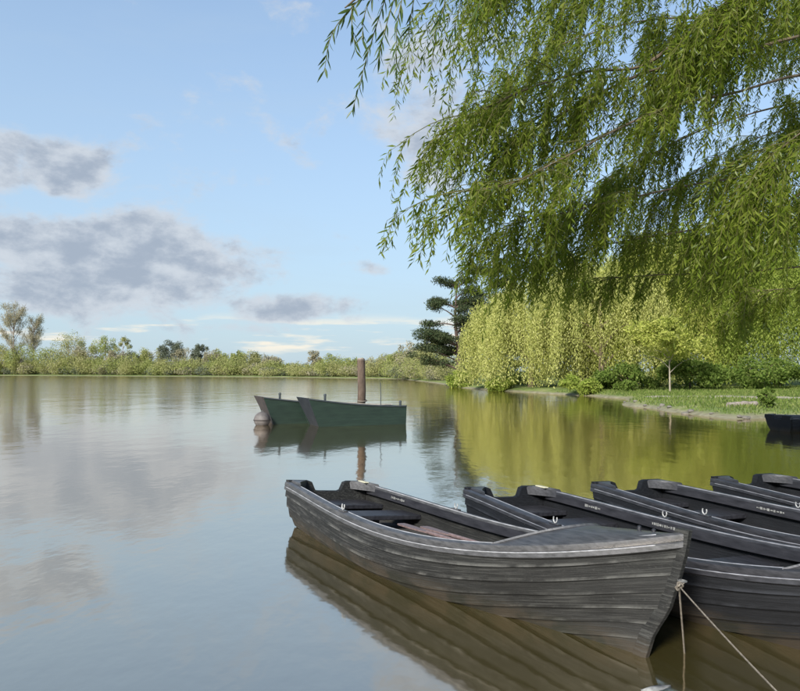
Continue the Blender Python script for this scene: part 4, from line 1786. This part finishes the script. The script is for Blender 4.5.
lg = PZ(788, 416, .30)
log((lg.x, lg.y, hz(lg.x, lg.y) + .22), (lg.x + 2.6, lg.y + .9, hz(lg.x + 2.6, lg.y + .9) + .2), .24, 'cut log with pale sawn end lying on the bank at right edge', True, 2)
b2 = PZ(742, 404, .38)
log((b2.x - .5, b2.y, hz(b2.x - .5, b2.y) + .05), (b2.x + .7, b2.y + .35, hz(b2.x + .7, b2.y + .35) + .07), .12, 'low greyish log on the lawn left of the small bush', False, 3)
b3 = PZ(768, 405, .38)
round_tree('bush', (b3.x, b3.y), .75, .36, 58, 'small rounded grey-green bush on the lawn near the right edge', M['leaf_shrub'], M['bark'], 1500, (.06, .13), .0, None, .03, 22, 'bush')


def stone(p, r, seed, lab, me_cache={}):
    rng = random.Random(seed)
    k = seed % 4
    if k not in me_cache:
        q = MB()
        q.sphere((0, 0, 0), (1, .8, .55), 9, 6)
        q.v = [tuple(c * random.Random(k * 100 + i).uniform(.8, 1.15) for c in v) for i, v in enumerate(q.v)]
        me_cache[k] = q.mesh('bank_stone', True)
        me_cache[k].materials.append(M['stone'])
    o = bpy.data.objects.new('bank_stone', me_cache[k])
    COL.objects.link(o)
    o.location = p
    o.scale = (r, r, r)
    o.rotation_euler = (0, 0, rng.uniform(0, 6))
    tag(o, lab, 'stone', 'stones along the bank edge')


srng = random.Random(9)
edge_pts = [(11.0, 34.9), (10.75, 33.4), (10.75, 31.8), (10.95, 30.0), (10.95, 28.5), (10.8, 26.8), (10.9, 25.2), (11.4, 24.0), (12.1, 24.0), (12.8, 24.0), (14.2, 23.4)]
for k, (x, y) in enumerate(edge_pts):
    for j in range(1 + k % 2):
        xx, yy = x + srng.uniform(-.05, .35), y + srng.uniform(-.5, .5)
        stone((xx, yy, max(hz(xx, yy), -.02) + .03), srng.uniform(.07, .17), k * 2 + j, 'pale stone lying at the water\'s edge of the grassy bank')


def grass():
    rng = np.random.default_rng(77)
    N = 52000
    x = rng.uniform(10.4, 34, N)
    y = 23 + (50 - 23) * rng.uniform(0, 1, N)
    d = lake_sd(x, y)
    keep = d > .35
    # leave the path bare
    pth = np.array([(12.6, 37.5), (14.6, 35), (16.5, 32.8), (19, 31.8), (24, 30.5), (32, 28)])
    pd = np.full(N, 1e9)
    for (ax, ay), (bx, by) in zip(pth[:-1], pth[1:]):
        t = np.clip(((x - ax) * (bx - ax) + (y - ay) * (by - ay)) / ((bx - ax) ** 2 + (by - ay) ** 2), 0, 1)
        pd = np.minimum(pd, np.hypot(x - ax - t * (bx - ax), y - ay - t * (by - ay)))
    keep &= (pd > 1.4) & (x < .60 * y + 1.5)
    x, y = x[keep], y[keep]
    z = height(x, y)
    n = len(x)
    dv = np.c_[rng.normal(size=n) * .35, rng.normal(size=n) * .35, np.ones(n)]
    dv /= np.linalg.norm(dv, axis=1)[:, None]
    ln = rng.uniform(.06, .20, n)
    V_, F_2 = leaf_quads(np.c_[x, y, z - .01], dv, rand_dir(rng, n), ln, ln * .25)
    o = link('grass', np_mesh('grass', V_, F_2), M['grass'])
    o['kind'] = 'stuff'
    o['label'] = 'short green grass on the right bank'
    o['category'] = 'grass'


grass()
